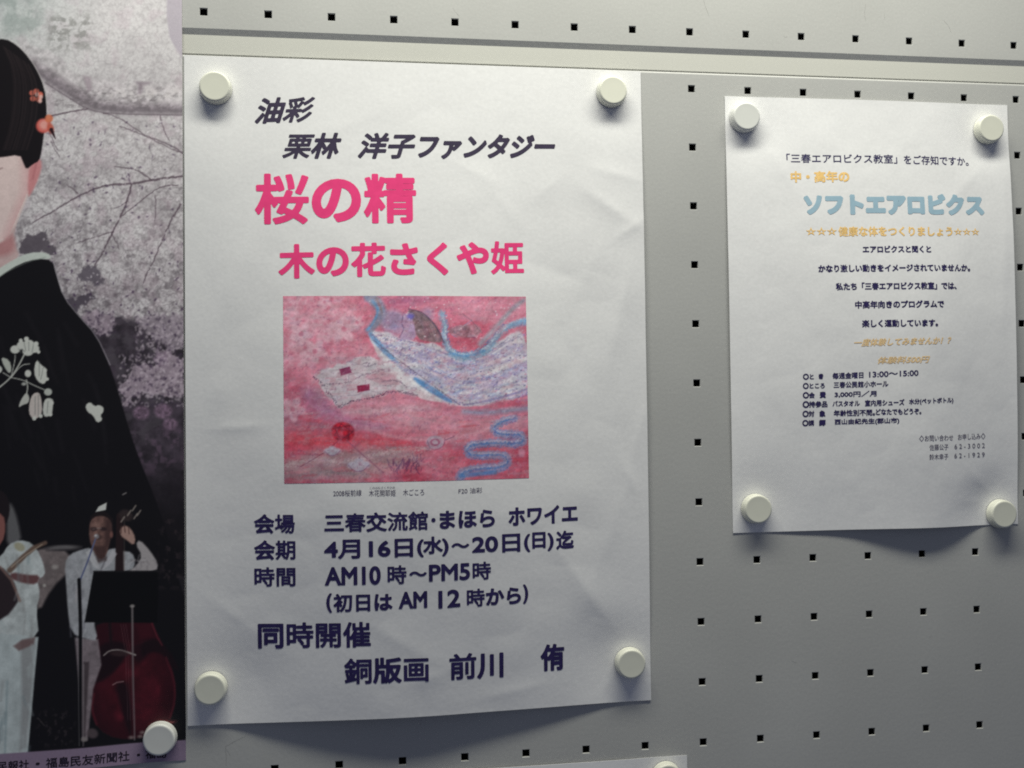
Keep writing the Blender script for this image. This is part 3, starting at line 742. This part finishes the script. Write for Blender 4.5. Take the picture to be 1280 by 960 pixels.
p.line([(138, 778), (140, 804)], 6, (30, 16, 22), 2, 0.9)
i = p.sel(110, 224, 770, 930)
rr_ = np.hypot((p.a[i]-168)/52, (p.b[i]-862)/64)
isr = (p.c[i][:, 0] > 60) & (p.c[i][:, 1] < 60)
p.mix(i, np.clip((rr_-0.55)*1.6, 0, 0.75)*isr, (46, 12, 22)); p.mix(i, np.clip(0.35-np.hypot((p.a[i]-150)/26, (p.b[i]-895)/24), 0, 1)*isr, (170, 52, 70))
p.mix(i, np.clip(0.30-np.hypot((p.a[i]-198)/14, (p.b[i]-862)/34), 0, 1)*isr, (150, 44, 62))
p.oval(147, 816, 13, 5, (52, 30, 34), 0.05, 1.5, 0.9)
p.line([(131, 818), (138, 812), (150, 811), (162, 815), (170, 818)], 1.3, (182, 176, 172), 0.7, 0.8, smooth=1)
p.line([(142, 855), (147, 852), (155, 851)], 1.1, (200, 170, 170), 0.7, 0.8)
p.poly([(126, 804), (150, 800), (160, 806), (158, 822), (144, 838), (130, 848), (112, 858), (116, 834), (125, 818)], (30, 13, 20), 2.5, 0.9, smooth=1)
p.poly([(176, 804), (196, 796), (212, 812), (226, 840), (214, 834), (204, 816), (188, 814), (178, 822)], (30, 13, 20), 2, 0.9, smooth=1)
p.line([(190, 778), (197, 796), (203, 806)], 1.4, (150, 60, 74), 1, 0.6); p.line([(208, 822), (218, 850), (219, 876), (212, 898)], 2, (120, 40, 54), 1.4, 0.6, smooth=1)
p.line([(119, 866), (116, 884), (122, 904)], 2, (128, 44, 58), 1.4, 0.6, smooth=1)
for q in (158, 161, 164): p.line([(q-6, 780), (q, 816), (q+2, 900)], 0.7, (150, 130, 130), 0.6, 0.35)
p.line([(131, 818), (138, 812), (150, 811), (162, 815), (170, 818)], 1.5, (190, 182, 178), 0.8, 0.85, smooth=1); p.oval(150, 816, 11, 3.5, (70, 52, 54), 0.05, 1.2, 0.7)
# bass player
p.poly([(95, 796), (124, 798), (128, 830), (118, 860), (111, 924), (103, 924), (101, 860)], (142, 130, 136), 1.3, 1, smooth=0, tex=0.1)
p.poly([(106, 826), (113, 826), (108, 920), (104, 918)], (60, 50, 54), 1.3, 0.7)
p.poly([(82, 704), (88, 692), (104, 686), (114, 684), (127, 692), (142, 684), (152, 688), (166, 690), (170, 702), (166, 714), (120, 716), (118, 776), (124, 800), (110, 798), (90, 790), (86, 760), (84, 730)], (176, 178, 184), 1.2, 1, smooth=1, tex=0.07)
p.poly([(158, 716), (172, 706), (178, 694), (170, 680), (175, 674), (188, 688), (198, 704), (196, 714)], (182, 176, 178), 1.2, 1, smooth=1)
for k in range(18):
    x, y = r3.uniform(88, 120), r3.uniform(696, 790)
    p.line([(x, y), (x+r3.uniform(-4, 4), y+r3.uniform(6, 18))], r3.uniform(1, 2.5), r3.choice([(136, 136, 148), (120, 118, 128), (206, 206, 212)]), 1.6, 0.5, smooth=1)
p.line([(118, 700), (127, 712), (134, 696)], 1.5, (120, 116, 124), 1, 0.8); p.line([(127, 712), (124, 770)], 1.2, (128, 126, 136), 1, 0.7)
p.line([(165, 700), (180, 702)], 2, (130, 122, 128), 1.5, 0.6)
p.poly([(113, 652), (118, 642), (128, 640), (138, 645), (141, 660), (138, 676), (134, 694), (126, 700), (118, 690), (112, 672)], (122, 92, 86), 1.1, 1, smooth=1, tex=0.10, tsc=4)
p.poly([(132, 648), (140, 648), (141, 664), (137, 682), (132, 690), (131, 668)], (70, 50, 50), 2.5, 0.75)
p.oval(121, 656, 5, 3, (166, 132, 122), 0, 2.5, 0.6); p.oval(120, 668, 2.2, 4, (164, 128, 118), 0.2, 1.5, 0.6)
p.poly([(118, 682), (132, 682), (134, 700), (122, 704)], (64, 46, 46), 2, 0.7)
p.poly([(112, 654), (115, 642), (127, 638), (138, 642), (142, 656), (137, 648), (128, 644), (118, 646)], (34, 26, 28), 1, 1, smooth=1)
p.oval(118, 661, 4.2, 2.4, (48, 36, 40), 0.05, 0.9, 0.8); p.oval(130, 661, 4.2, 2.4, (48, 36, 40), 0.05, 0.9, 0.8); p.oval(118, 661, 2, 1, (140, 116, 112), 0, 0.8, 0.6); p.line([(122, 660), (127, 660)], 1, (190, 180, 176), 0.6, 0.6); p.oval(124, 671, 5, 3, (80, 60, 58), 0, 1.2, 0.8); p.oval(140, 668, 2, 4, (140, 98, 92), 0, 0.8, 0.9)
p.line([(150, 645), (150, 716)], [8, 11], (44, 30, 32), 1, 1); p.line([(156, 640), (156, 712)], 1.0, (120, 106, 100), 0.8, 0.6)
p.oval(158, 644, 9, 7, (58, 48, 48), 0.5, 1.5, 0.9)
for q in ((152, 652), (160, 644), (168, 648), (166, 638), (172, 644)): p.line([q, (q[0]+4, q[1]-6)], 1.8, (168, 158, 150), 0.8, 0.8)
p.poly([(150, 662), (156, 656), (164, 660), (170, 672), (168, 682), (158, 674), (152, 670)], (184, 150, 140), 1.1, 1, smooth=1)
p.line([(152, 658), (152, 666)], 1.4, (90, 64, 60), 0.7, 0.8); p.line([(156, 656), (157, 665)], 1.4, (90, 64, 60), 0.7, 0.8); p.line([(161, 658), (162, 667)], 1.2, (90, 64, 60), 0.7, 0.8)
for k in range(10):
    x, y = r3.uniform(164, 194), r3.uniform(690, 712)
    p.line([(x, y), (x+r3.uniform(-8, 6), y+r3.uniform(2, 8))], r3.uniform(1, 2), r3.choice([(140, 134, 140), (212, 208, 210)]), 1.2, 0.5)
p.poly([(114, 686), (123, 702), (127, 712), (118, 708), (108, 690)], (214, 214, 218), 1, 0.8); p.poly([(141, 686), (134, 702), (129, 712), (137, 706), (147, 692)], (208, 206, 212), 1, 0.8)
p.poly([(118, 713), (199, 713), (197, 778), (107, 777)], (10, 9, 11), 0.8, 1)
p.line([(118, 714), (198, 714)], 1.0, (46, 44, 48), 0.7, 0.8)
p.line([(166, 758), (168, 925)], [2.6, 1.8], (142, 134, 136), 0.8, 0.8); p.oval(166, 757, 3, 2, (176, 170, 168), 0, 0.8, 0.8)
p.line([(120, 674), (111, 700), (100, 728)], 2.0, (104, 112, 150), 0.7, 1); p.oval(121.5, 670, 3.2, 2.8, (150, 146, 152), 0.4, 0.9, 0.95); p.oval(120.5, 669, 1.4, 1.2, (226, 222, 224), 0, 0.7, 0.9)
p.line([(100, 724), (102, 780), (102, 930)], [4.5, 4], (12, 11, 14), 0.8, 1); p.line([(97, 736), (96, 752)], 2, (190, 186, 190), 0.8, 0.8)
p.line([(99, 800), (101, 930)], 1.0, (150, 146, 150), 0.7, 0.6); p.line([(106, 830), (106, 930)], 1.6, (150, 142, 146), 0.8, 0.7)
p.oval(117, 915, 7, 6, (96, 84, 88), 0.5, 1.5, 0.9); p.oval(107, 922, 4, 3, (150, 142, 140), 0, 1, 0.8)
p.mottle((44, 100, 880, 935), (66, 58, 62), 4, 0.56, 0.68, 0.6, 181)
p.line([(50, 895), (58, 904)], 1, (120, 110, 110), 0.7, 0.6)
for q in ((164, 922), (175, 921), (178, 916)): p.oval(q[0], q[1], 3.5, 2, (168, 158, 154), 0, 1.2, 0.7)
p.mottle((195, 232, 640, 740), (70, 58, 62), 7, 0.52, 0.68, 0.6, 182)
# credit strip along the foot
i = np.nonzero(Z < -418.2)[0]; p.mix(i, np.clip((-418.2-Z[i])/0.8, 0, 1), (146, 128, 152))
p.write(sheet)
adopt(sheet, photo_root)

# ---------------------------------------------------------------- exhibition notice (large) and class notice (small)
left = root('exhibition_notice', (-183.5, 0, -199.5))
tag(left, 'large white notice with pink title lettering and a pink painting in its middle', 'notice')
xs = np.arange(-332, -34.9, 1.5); zs = np.linspace(10.5, -410, 281)
def warp_left(f):
    return f
sh, _ = grid_sheet('paper_sheet', xs, zs, d_left, M['paper'], None); adopt(sh, left)
xs = np.arange(-271.5, -116.4, 0.5); zs = np.arange(-142.6, -260.9, -0.5)
pp, V = grid_sheet('painting_print', xs, zs, d_left, M['canvasprint'], None, lift=0.1, skirt=0)
a = (V[:, 0]+271.5)/155*1110+50; b = (-142.6-V[:, 2])/118*845+38
p = Print(a, b, (216, 124, 150))
i = np.arange(len(a))
N = lambda s, sd, o=4, st=1.0: fbm(a/s/st, b/s, sd, o)
p.mix(i, np.clip((b-560)/200, 0, 1)*0.55, (206, 78, 100))
p.mix(i, np.clip((N(120, 201)-0.5)*5, 0, 1)*0.6, (224, 140, 162))
p.mix(i, np.clip((N(90, 202, 4, 2.5)-0.54)*7, 0, 1)*0.5, (190, 66, 92))
p.mix(i, np.clip((N(70, 203, 4, 3.0)-0.56)*7, 0, 1)*0.35*np.clip((b-480)/120, 0, 1), (170, 150, 168))
p.poly([(50, 640), (300, 660), (600, 690), (640, 730), (300, 740), (50, 720)], (226, 74, 88), 30, 0.6, smooth=2)
p.poly([(60, 780), (300, 740), (640, 735), (600, 800), (300, 850), (60, 840)], (190, 150, 160), 25, 0.55, wob=14, tsc=60, smooth=1)
p.poly([(780, 40), (1150, 40), (1000, 110), (900, 120), (620, 90)], (216, 140, 166), 20, 0.5, smooth=1)
p.poly([(500, 40), (760, 40), (620, 90), (520, 90)], (172, 92, 140), 18, 0.5, smooth=1)
rr = random.Random(11)
p.poly([(420, 190), (500, 420), (820, 600), (1165, 600), (1165, 660), (760, 700), (380, 600), (180, 520), (120, 400), (260, 330)], (230, 168, 186), 45, 0.65, smooth=2)
p.poly([(150, 430), (230, 500), (330, 590), (560, 640), (400, 650), (200, 590), (120, 500)], (180, 140, 184), 26, 0.55, smooth=2)
p.poly([(50, 40), (420, 40), (400, 170), (240, 330), (50, 420)], (224, 146, 168), 40, 0.55, smooth=1)
p.poly([(820, 40), (1165, 40), (1165, 130), (1020, 170), (860, 150)], (228, 158, 182), 25, 0.6, smooth=1)
p.poly([(50, 770), (220, 750), (480, 720), (700, 760), (620, 830), (300, 880), (50, 880)], (182, 160, 164), 18, 0.6, wob=16, tsc=50, smooth=1)
p.line([(60, 800), (200, 770), (330, 800), (520, 740), (700, 735)], [12, 18], (226, 204, 208), 8, 0.75, smooth=2, wob=8)
p.line([(60, 850), (260, 830), (420, 850)], [10, 14], (150, 140, 150), 8, 0.6, smooth=2, wob=8)
for k in range(120):
    x, y = rr.uniform(50, 1150), rr.uniform(560, 880)
    p.line([(x, y), (x+rr.uniform(30, 110), y-rr.uniform(-8, 16))], rr.uniform(3, 8), rr.choice([(232, 150, 160), (190, 60, 84), (206, 176, 186), (170, 110, 140), (228, 92, 104), (160, 150, 160)]), 4, 0.38, smooth=1, wob=3, seed=k+900)
for k in range(90):
    x, y = rr.uniform(50, 1150), rr.uniform(40, 560)
    p.line([(x, y), (x+rr.uniform(20, 80), y-rr.uniform(6, 50))], rr.uniform(3, 9), rr.choice([(238, 176, 194), (196, 84, 120), (214, 150, 190), (226, 120, 146)]), 5, 0.35, smooth=1, wob=3, seed=k+1100)
def blossom(cx, cy, r, al, col=(232, 180, 198)):
    t0 = rr.uniform(0, 6)
    for k in range(5):
        t = t0+k*2*math.pi/5
        p.oval(cx+math.cos(t)*r*0.6, cy+math.sin(t)*r*0.6, r*0.55, r*0.36, col, t, 5, al)
    p.oval(cx, cy, r*0.22, r*0.22, (206, 110, 140), 0, 4, al*0.8)
for k in range(46):
    blossom(rr.uniform(50, 400)*rr.uniform(.8, 1), rr.uniform(45, 340), rr.uniform(18, 46), 0.5)
for q in ((235, 65, 30), (320, 190, 55), (130, 210, 50), (90, 550, 50), (380, 160, 30), (190, 290, 50)): blossom(*q, 0.75, (234, 192, 208))
# the pale wing and its blue edges
W_ = (222, 220, 232)
p.poly([(425, 185), (520, 205), (640, 250), (760, 262), (800, 310), (870, 322), (960, 290), (1060, 220), (1165, 190), (1165, 505), (1050, 520), (930, 545), (840, 548), (740, 520), (640, 470), (560, 400), (480, 310), (440, 240)], W_, 6, 0.95, smooth=2, wob=6, tsc=40)
p.poly([(400, 380), (480, 320), (520, 370), (600, 430), (665, 505), (560, 480)], (226, 222, 230), 6, 0.9, smooth=1)
wing = [(425, 185), (640, 250), (760, 262), (870, 322), (1060, 220), (1165, 190), (1165, 505), (930, 545), (840, 548), (640, 470), (480, 310)]
for k in range(230):
    t = rr.random(); y = 300+rr.random()*230; x = 480+(1165-480)*rr.random()
    if y > 300+ (x-480)*0.8 or (y < 240): continue
    ln = rr.uniform(20, 110)
    col = rr.choice([(150, 140, 200), (196, 190, 226), (244, 242, 246), (120, 150, 210), (206, 170, 190), (150, 140, 180)])
    p.line([(x, y), (x+ln*0.5, y-ln*0.08), (x+ln, y-ln*0.22)], rr.uniform(4, 12), col, 6, 0.38, wob=3, seed=k)
for k in range(200):
    x, y = rr.uniform(520, 1160), rr.uniform(265, 520)
    if y > 330+(x-520)*0.75: continue
    p.oval(x, y, rr.uniform(2, 5), rr.uniform(2, 4), rr.choice([(92, 84, 150), (250, 250, 252), (130, 120, 180), (110, 104, 140)]), rr.uniform(0, 3), 3, 0.4)
# drapery strokes following the sweep of the robe
TOPC = np.array([(440, 200), (560, 236), (700, 268), (800, 318), (880, 335), (980, 300), (1070, 235), (1170, 205)], float)
BOTC = np.array([(450, 250), (540, 350), (640, 430), (740, 500), (850, 545), (950, 540), (1060, 515), (1170, 500)], float)
for k in range(90):
    f = rr.random()**0.9; j0 = rr.randrange(0, 6); j1 = min(7, j0+rr.choice([1, 2, 3]))
    C_ = TOPC*(1-f)+BOTC*f
    seg_ = [tuple(C_[j]+np.array([rr.uniform(-8, 8), rr.uniform(-6, 6)])) for j in range(j0, j1+1)]
    col = rr.choice([(240, 240, 246), (246, 246, 250), (168, 164, 206), (140, 146, 200), (196, 190, 222), (120, 150, 206), (214, 186, 204), (226, 224, 236), (110, 100, 150)])
    p.line(seg_, [rr.uniform(2, 4), rr.uniform(4, 9), 2], col, 3, 0.42, smooth=2, wob=2, seed=k+500)
for k in (0, 3, 6):
    f = k/6; C_ = TOPC*(1-f)+BOTC*f
    p.line([tuple(q) for q in C_[(0 if k in (0, 6) else 2):]], 2.5, (86, 88, 140), 1.6, 0.5, smooth=2, wob=3, brk=0.6, seed=600+k)
for k in range(46):                                       # soft lilac, rose and white patches in the cloth
    f = rr.random(); x = rr.uniform(470, 1160); C_ = TOPC*(1-f)+BOTC*f
    y = float(np.interp(x, C_[:, 0], C_[:, 1]))
    p.oval(x, y, rr.uniform(20, 60), rr.uniform(7, 18), rr.choice([(178, 170, 214), (222, 190, 206), (240, 240, 246), (150, 168, 210), (230, 224, 228), (196, 200, 222)]), rr.uniform(-.5, .3), 8, 0.5)
for k in range(520):                                      # flecks
    f = rr.random(); x = rr.uniform(450, 1162); C_ = TOPC*(1-f)+BOTC*f
    y = float(np.interp(x, C_[:, 0], C_[:, 1]))
    p.oval(x, y, rr.uniform(2.5, 6), rr.uniform(1.5, 3.5), rr.choice([(112, 104, 176), (250, 250, 252), (250, 250, 252), (140, 130, 190), (84, 84, 120), (216, 150, 180)]), rr.uniform(-.8, .3), 1.5, 0.6)
p.poly([(425, 190), (470, 260), (540, 350), (660, 440), (780, 530), (700, 520), (650, 505), (560, 420), (470, 320)], (232, 230, 236), 4, 0.8, smooth=1)
BL = (110, 162, 212)
p.line([(440, 40), (480, 80), (495, 120), (470, 160), (430, 195)], [60, 40, 30], (130, 150, 178), 8, 0.85, smooth=2)
p.line([(450, 60), (480, 100), (450, 170), (425, 195)], [14, 8], BL, 4, 0.9, smooth=2)
p.line([(470, 50), (500, 130), (480, 170)], [10, 6], (150, 120, 120), 4, 0.7, smooth=2)
p.line([(440, 215), (500, 290), (560, 345)], [20, 26, 10], BL, 5, 0.85, smooth=2)
p.line([(640, 420), (720, 475), (800, 525)], [16, 30, 10], (90, 148, 208), 5, 0.85, smooth=2)
p.line([(450, 240), (560, 330), (680, 420), (840, 540)], [3, 3], (84, 72, 96), 2, 0.7, smooth=2, wob=2)
p.line([(765, 120), (780, 180), (770, 240), (800, 300), (860, 325), (960, 300), (1000, 250), (1060, 180), (1160, 150)], [30, 24, 40, 30, 24], (132, 172, 204), 7, 0.85, smooth=2, wob=6)
p.line([(770, 130), (784, 190), (776, 240), (806, 296), (862, 318), (956, 292), (996, 244), (1056, 176), (1160, 142)], [8, 6, 12, 8, 8], (206, 222, 236), 3, 0.7, smooth=2, wob=6, brk=0.4)
p.line([(778, 120), (792, 180), (788, 240), (816, 292), (866, 310), (950, 284), (990, 236), (1050, 168)], [5, 8], (92, 130, 190), 3, 0.6, smooth=2, wob=6, brk=0.4)
p.line([(800, 300), (870, 322), (960, 290)], [10, 12], (96, 150, 206), 5, 0.8, smooth=2)
p.line([(940, 260), (1020, 180), (1090, 100), (1150, 55)], [24, 18], (158, 176, 190), 8, 0.75, smooth=2)
p.line([(1080, 175), (1160, 155)], [20, 34], (120, 168, 214), 7, 0.75)
p.line([(560, 190), (640, 170), (700, 120)], [60, 50], (158, 150, 196), 14, 0.6, smooth=2)
p.line([(860, 540), (1000, 520), (1160, 470)], [6, 9], (140, 128, 176), 4, 0.8, smooth=1)
p.line([(860, 570), (960, 580), (1160, 560)], [20, 26], (140, 168, 200), 10, 0.7, smooth=1)
# leaf shapes and a lilac profile
p.poly([(480, 110), (560, 100), (600, 130), (560, 200), (490, 200)], (160, 160, 200), 12, 0.7, smooth=1)
p.poly([(600, 100), (660, 105), (710, 140), (750, 190), (772, 255), (700, 250), (650, 235), (634, 160)], (132, 108, 116), 3, 0.95, smooth=1, tex=0.2, tsc=14)
for k in range(14):
    p.line([(615+k*3, 108), (660+k*7, 150+k*2), (690+k*6, 225+k*2)], 2.5, rr.choice([(96, 78, 92), (166, 140, 146), (110, 100, 130)]), 1.5, 0.5, smooth=2)
p.line([(612, 98), (680, 112), (740, 180), (774, 256)], 4, (70, 58, 92), 2, 0.8, smooth=2)
p.poly([(585, 120), (625, 120), (634, 160), (650, 240), (590, 245), (566, 232), (588, 200), (578, 180)], (184, 160, 196), 4, 0.9, smooth=1)
p.line([(588, 130), (580, 165), (592, 190), (570, 230)], 3, (70, 58, 110), 2, 0.75, smooth=1)
p.oval(622, 132, 16, 14, (90, 88, 190), 0, 6, 0.7)
p.poly([(790, 190), (860, 170), (940, 170), (950, 215), (880, 235), (800, 215)], (160, 132, 144), 6, 0.8, smooth=1, tex=0.25, tsc=12)
for k in range(16):
    x, y = rr.uniform(800, 930), rr.uniform(160, 230)
    p.line([(x, y), (x+rr.uniform(10, 40), y+rr.uniform(-14, 14))], 3, rr.choice([(200, 190, 214), (120, 100, 120), (140, 170, 210)]), 2, 0.6)
p.line([(860, 120), (900, 150), (950, 210)], 3, (110, 92, 110), 2, 0.7)
p.poly([(1000, 170), (1060, 180), (1040, 210), (1000, 215)], (176, 140, 160), 6, 0.6)
for k in range(60):
    p.oval(rr.uniform(430, 1150), rr.uniform(45, 260), rr.uniform(2, 4), rr.uniform(2, 3), (244, 240, 250), 0, 1.5, 0.7)
# ribbon with two dark red squares
p.poly([(180, 400), (230, 370), (320, 340), (430, 305), (470, 330), (520, 390), (640, 490), (520, 475), (430, 505), (330, 525), (290, 555), (268, 520), (230, 470), (215, 430)], (214, 206, 216), 5, 0.92, smooth=1, wob=8, tsc=30)
p.poly([(390, 400), (520, 380), (590, 450), (470, 440)], (206, 150, 168), 6, 0.6, smooth=1, wob=5, tsc=20)
p.line([(180, 405), (230, 440), (240, 470), (270, 500), (290, 550), (330, 525), (430, 505), (540, 470), (650, 495)], 4, (74, 60, 88), 1.8, 0.85, smooth=1, wob=6)
p.line([(240, 440), (330, 435), (400, 400), (500, 375)], 2.5, (110, 92, 116), 2, 0.7, smooth=1, wob=4)
p.line([(400, 350), (440, 335), (420, 365), (460, 350)], 3, (90, 76, 100), 2, 0.7, smooth=1, wob=4)
p.line([(490, 430), (560, 420), (600, 460)], 3, (90, 76, 100), 2, 0.7, smooth=1, wob=4)
for k in range(60):
    x = rr.uniform(200, 600); y = rr.uniform(330+abs(x-420)*0.1, 500)
    p.line([(x, y), (x+rr.uniform(10, 50), y+rr.uniform(-12, 8)), (x+rr.uniform(30, 80), y+rr.uniform(-16, 16))], rr.uniform(2, 4), rr.choice([(236, 232, 238), (236, 232, 238), (128, 110, 134), (212, 150, 170)]), 2, 0.5, smooth=2)
p.poly([(298, 372), (345, 360), (354, 388), (306, 402)], (134, 38, 86), 2.5, 1); p.poly([(376, 448), (432, 440), (434, 468), (380, 478)], (150, 34, 74), 2.5, 1)
p.line([(320, 570), (480, 560), (700, 545)], [20, 26], (222, 190, 204), 12, 0.6, smooth=1)
p.line([(420, 640), (560, 690), (760, 700), (960, 660), (1080, 590)], [14, 16, 10], (226, 170, 186), 8, 0.65, smooth=2)
# rose, little clouds, scribbles
p.oval(313, 655, 52, 44, (196, 36, 58), 0.2, 4, 0.95, tex=0.2, tsc=16)
for k in range(7):
    t = k*0.9
    p.line([(313+math.cos(t)*44, 655+math.sin(t)*38), (313+math.cos(t+.8)*26, 655+math.sin(t+.8)*24), (313+math.cos(t+1.8)*40, 655+math.sin(t+1.8)*36)], 3, (92, 22, 50), 2, 0.7, smooth=2)
p.line([(290, 695), (240, 740), (120, 810)], 3, (120, 50, 80), 2, 0.7); p.line([(330, 695), (400, 760), (490, 840)], 5, (140, 80, 110), 3, 0.7)
for cx, cy, s in ((265, 740, 34), (382, 805, 46)):
    for dx, dy in ((-.6, 0), (0, -.3), (.6, 0), (0, .3)): p.oval(cx+dx*s, cy+dy*s, s*.5, s*.36, (206, 196, 214), 0, 4, 0.95)
    p.line([(cx-s, cy), (cx-s*.5, cy+s*.6), (cx+s*.4, cy+s*.6), (cx+s, cy)], 3, (130, 60, 110), 2, 0.6, smooth=1)
for r_, c_ in ((40, (196, 176, 196)), (22, (160, 70, 110)), (14, (206, 190, 206))): p.oval(725, 708, r_, r_*.75, c_, 0, 3, 0.85)
p.line([(690, 700), (700, 735), (730, 745), (765, 725), (770, 690)], 3, (110, 60, 100), 2, 0.6, smooth=1); p.line([(770, 700), (812, 684)], 3, (80, 50, 90), 2, 0.7)
for k in range(60):
    x, y = rr.uniform(515, 665), rr.uniform(790, 850)
    p.line([(x, y), (x+rr.uniform(-14, 24), y-rr.uniform(10, 34))], rr.uniform(2, 5), rr.choice([(96, 44, 92), (120, 60, 96), (70, 40, 100)]), 2, 0.55)
riv = [(1100, 605), (1030, 620), (990, 650), (1020, 680), (1120, 680), (1140, 700), (1120, 725), (1000, 715), (880, 725), (868, 755), (900, 775), (1040, 770), (1066, 800), (1040, 830), (900, 835), (850, 850), (840, 870)]
p.line(riv, [34, 40, 38, 40, 44, 48], (142, 152, 196), 5, 0.85, smooth=2, wob=5)
p.line(riv, [8, 9, 8, 10], (84, 128, 192), 3, 0.85, smooth=2, wob=4)
p.line([(x-2, y-9) for x, y in riv], 4, (206, 204, 222), 2, 0.7, smooth=2, wob=4)
p.line([(x+4, y+16) for x, y in riv], 3.5, (84, 78, 140), 2, 0.55, smooth=2, wob=5)
p.line([(840, 862), (1000, 852)], 20, (84, 134, 196), 5, 0.8); p.oval(1128, 765, 16, 20, (206, 150, 176), 0, 5, 0.7)
# brushwork over everything
f1 = fbm(a/9, b/9, 301, 3); f2 = fbm(a/34/2, b/22, 302, 4); f3 = fbm((a+b)/26, (a-b)/60, 303, 3)
p.c *= (1.02+0.08*(f1-0.5)*2+0.10*(f2-0.5)*2+0.09*(f3-0.5)*2)[:, None]
for sd_, cc_ in ((411, (150, 140, 176)), (417, (232, 196, 206)), (423, (196, 84, 112)), (431, (186, 160, 168))):
    p.mix(i, np.clip((fbm(a/30, b/20, sd_, 4)-0.55)*7, 0, 1)*0.16, cc_)
p.mix(i, np.clip((fbm(a/8, b/8, 305, 2)-0.70)*9, 0, 1)*0.25, (236, 214, 226))
p.mix(i, np.clip((fbm(a/8, b/8, 307, 2)-0.72)*9, 0, 1)*0.25, (110, 50, 96))
p.write(pp)
adopt(pp, left)

right = root('class_notice', (128.5, 0, -153))
tag(right, 'smaller white notice with pale blue title and many small centred lines', 'notice')
xs = np.linspace(23.9, 233.3, 141); zs = np.linspace(-4.4, -301.4, 199)
sh, _ = grid_sheet('paper_sheet', xs, zs, d_right, M['paper2'], None); adopt(sh, right)
low = root('white_notice', (-116, 0, -596))
tag(low, 'blank corner of a white notice pinned at the bottom edge, below the large notice', 'notice')
xs = np.linspace(-221, -11, 71); zs = np.linspace(-447.8, -744.8, 100)
sh, _ = grid_sheet('paper_sheet', xs, zs, d_bottom, M['paper2'], None); adopt(sh, low)

for table, dfun, rt in ((TEXT_LEFT, d_left, left), (TEXT_RIGHT, d_right, right), (TEXT_PHOTO, d_photo, photo_root)):
    for name, mat, off, shear, segs in table:
        o = lettering(name, segs, off, shear, M[mat], dfun, None)
        adopt(o, rt)

# ---------------------------------------------------------------- magnets
def lathe(prof, n=48):
    V, F = [], []
    for r, y in prof:
        for k in range(n):
            t = 2*math.pi*k/n
            V.append((r*math.cos(t), y, r*math.sin(t)))
    for j in range(len(prof)-1):
        for k in range(n):
            F.append((j*n+k, j*n+(k+1) % n, (j+1)*n+(k+1) % n, (j+1)*n+k))
    return V, F
def cap_mesh():
    prof = [(10.0, -0.5), (10.1, -0.8), (9.98, -2.2), (9.9, -2.3), (9.88, -2.45), (9.94, -2.6), (9.6, -5.4)]
    for k in range(1, 8):
        t = k/8*math.pi/2
        prof.append((8.35+1.25*math.cos(t), -5.5-1.25*math.sin(t)))
    prof += [(8.3, -6.76), (7.9, -6.74), (4, -6.70), (0.05, -6.70)]
    V, F = lathe(prof)
    me = mesh_np('cap', V, F)
    me.shade_smooth()
    return me
def core_mesh():
    V, F = lathe([(0.05, 0.0), (9.0, 0.0), (9.3, -0.1), (9.3, -0.75), (0.05, -0.75)], 32)
    return mesh_np('core', V, F)
CAP = {k: cap_mesh() for k in ('ivory', 'white_plastic')}
for k, me in CAP.items(): me.materials.append(M[k])
CORE = core_mesh(); CORE.materials.append(M['ferrite'])
MAGS = [
    (-312.5, -10.6, 'ivory', 'round magnet at the top left corner of the large notice'),
    (-55.8, -4.9, 'ivory', 'round ivory magnet at the top right corner of the large notice'),
    (-317.6, -386.8, 'ivory', 'round magnet at the bottom left corner of the large notice'),
    (-49.6, -384.2, 'ivory', 'round magnet at the bottom right corner of the large notice'),
    (36.8, -19.6, 'white_plastic', 'round greyish white magnet at the top left corner of the smaller notice'),
    (216.6, -23.0, 'ivory', 'round ivory magnet at the top right corner of the smaller notice'),
    (39.7, -285.3, 'ivory', 'round magnet at the bottom left corner of the smaller notice'),
    (218.9, -293.6, 'ivory', 'round magnet at the bottom right corner of the smaller notice'),
    (-348.1, -415.8, 'white_plastic', 'round white magnet on the lilac foot strip of the photo poster'),
    (-26.1, -460.5, 'ivory', 'round magnet cut by the bottom of the frame, on the blank notice'),
]
for n_, (x, z, kind, lab) in enumerate(MAGS):
    r_ = link('round_magnet', None)
    r_.location = Vector((x, -0.42, z))*S
    r_.rotation_euler = (math.radians(rnd.uniform(-.6, .6)), rnd.uniform(0, 6), math.radians(rnd.uniform(-.6, .6)))
    tag(r_, lab, 'magnet', 'round magnets holding the notices')
    link('cap', CAP[kind], None, r_)
    link('core', CORE, None, r_)
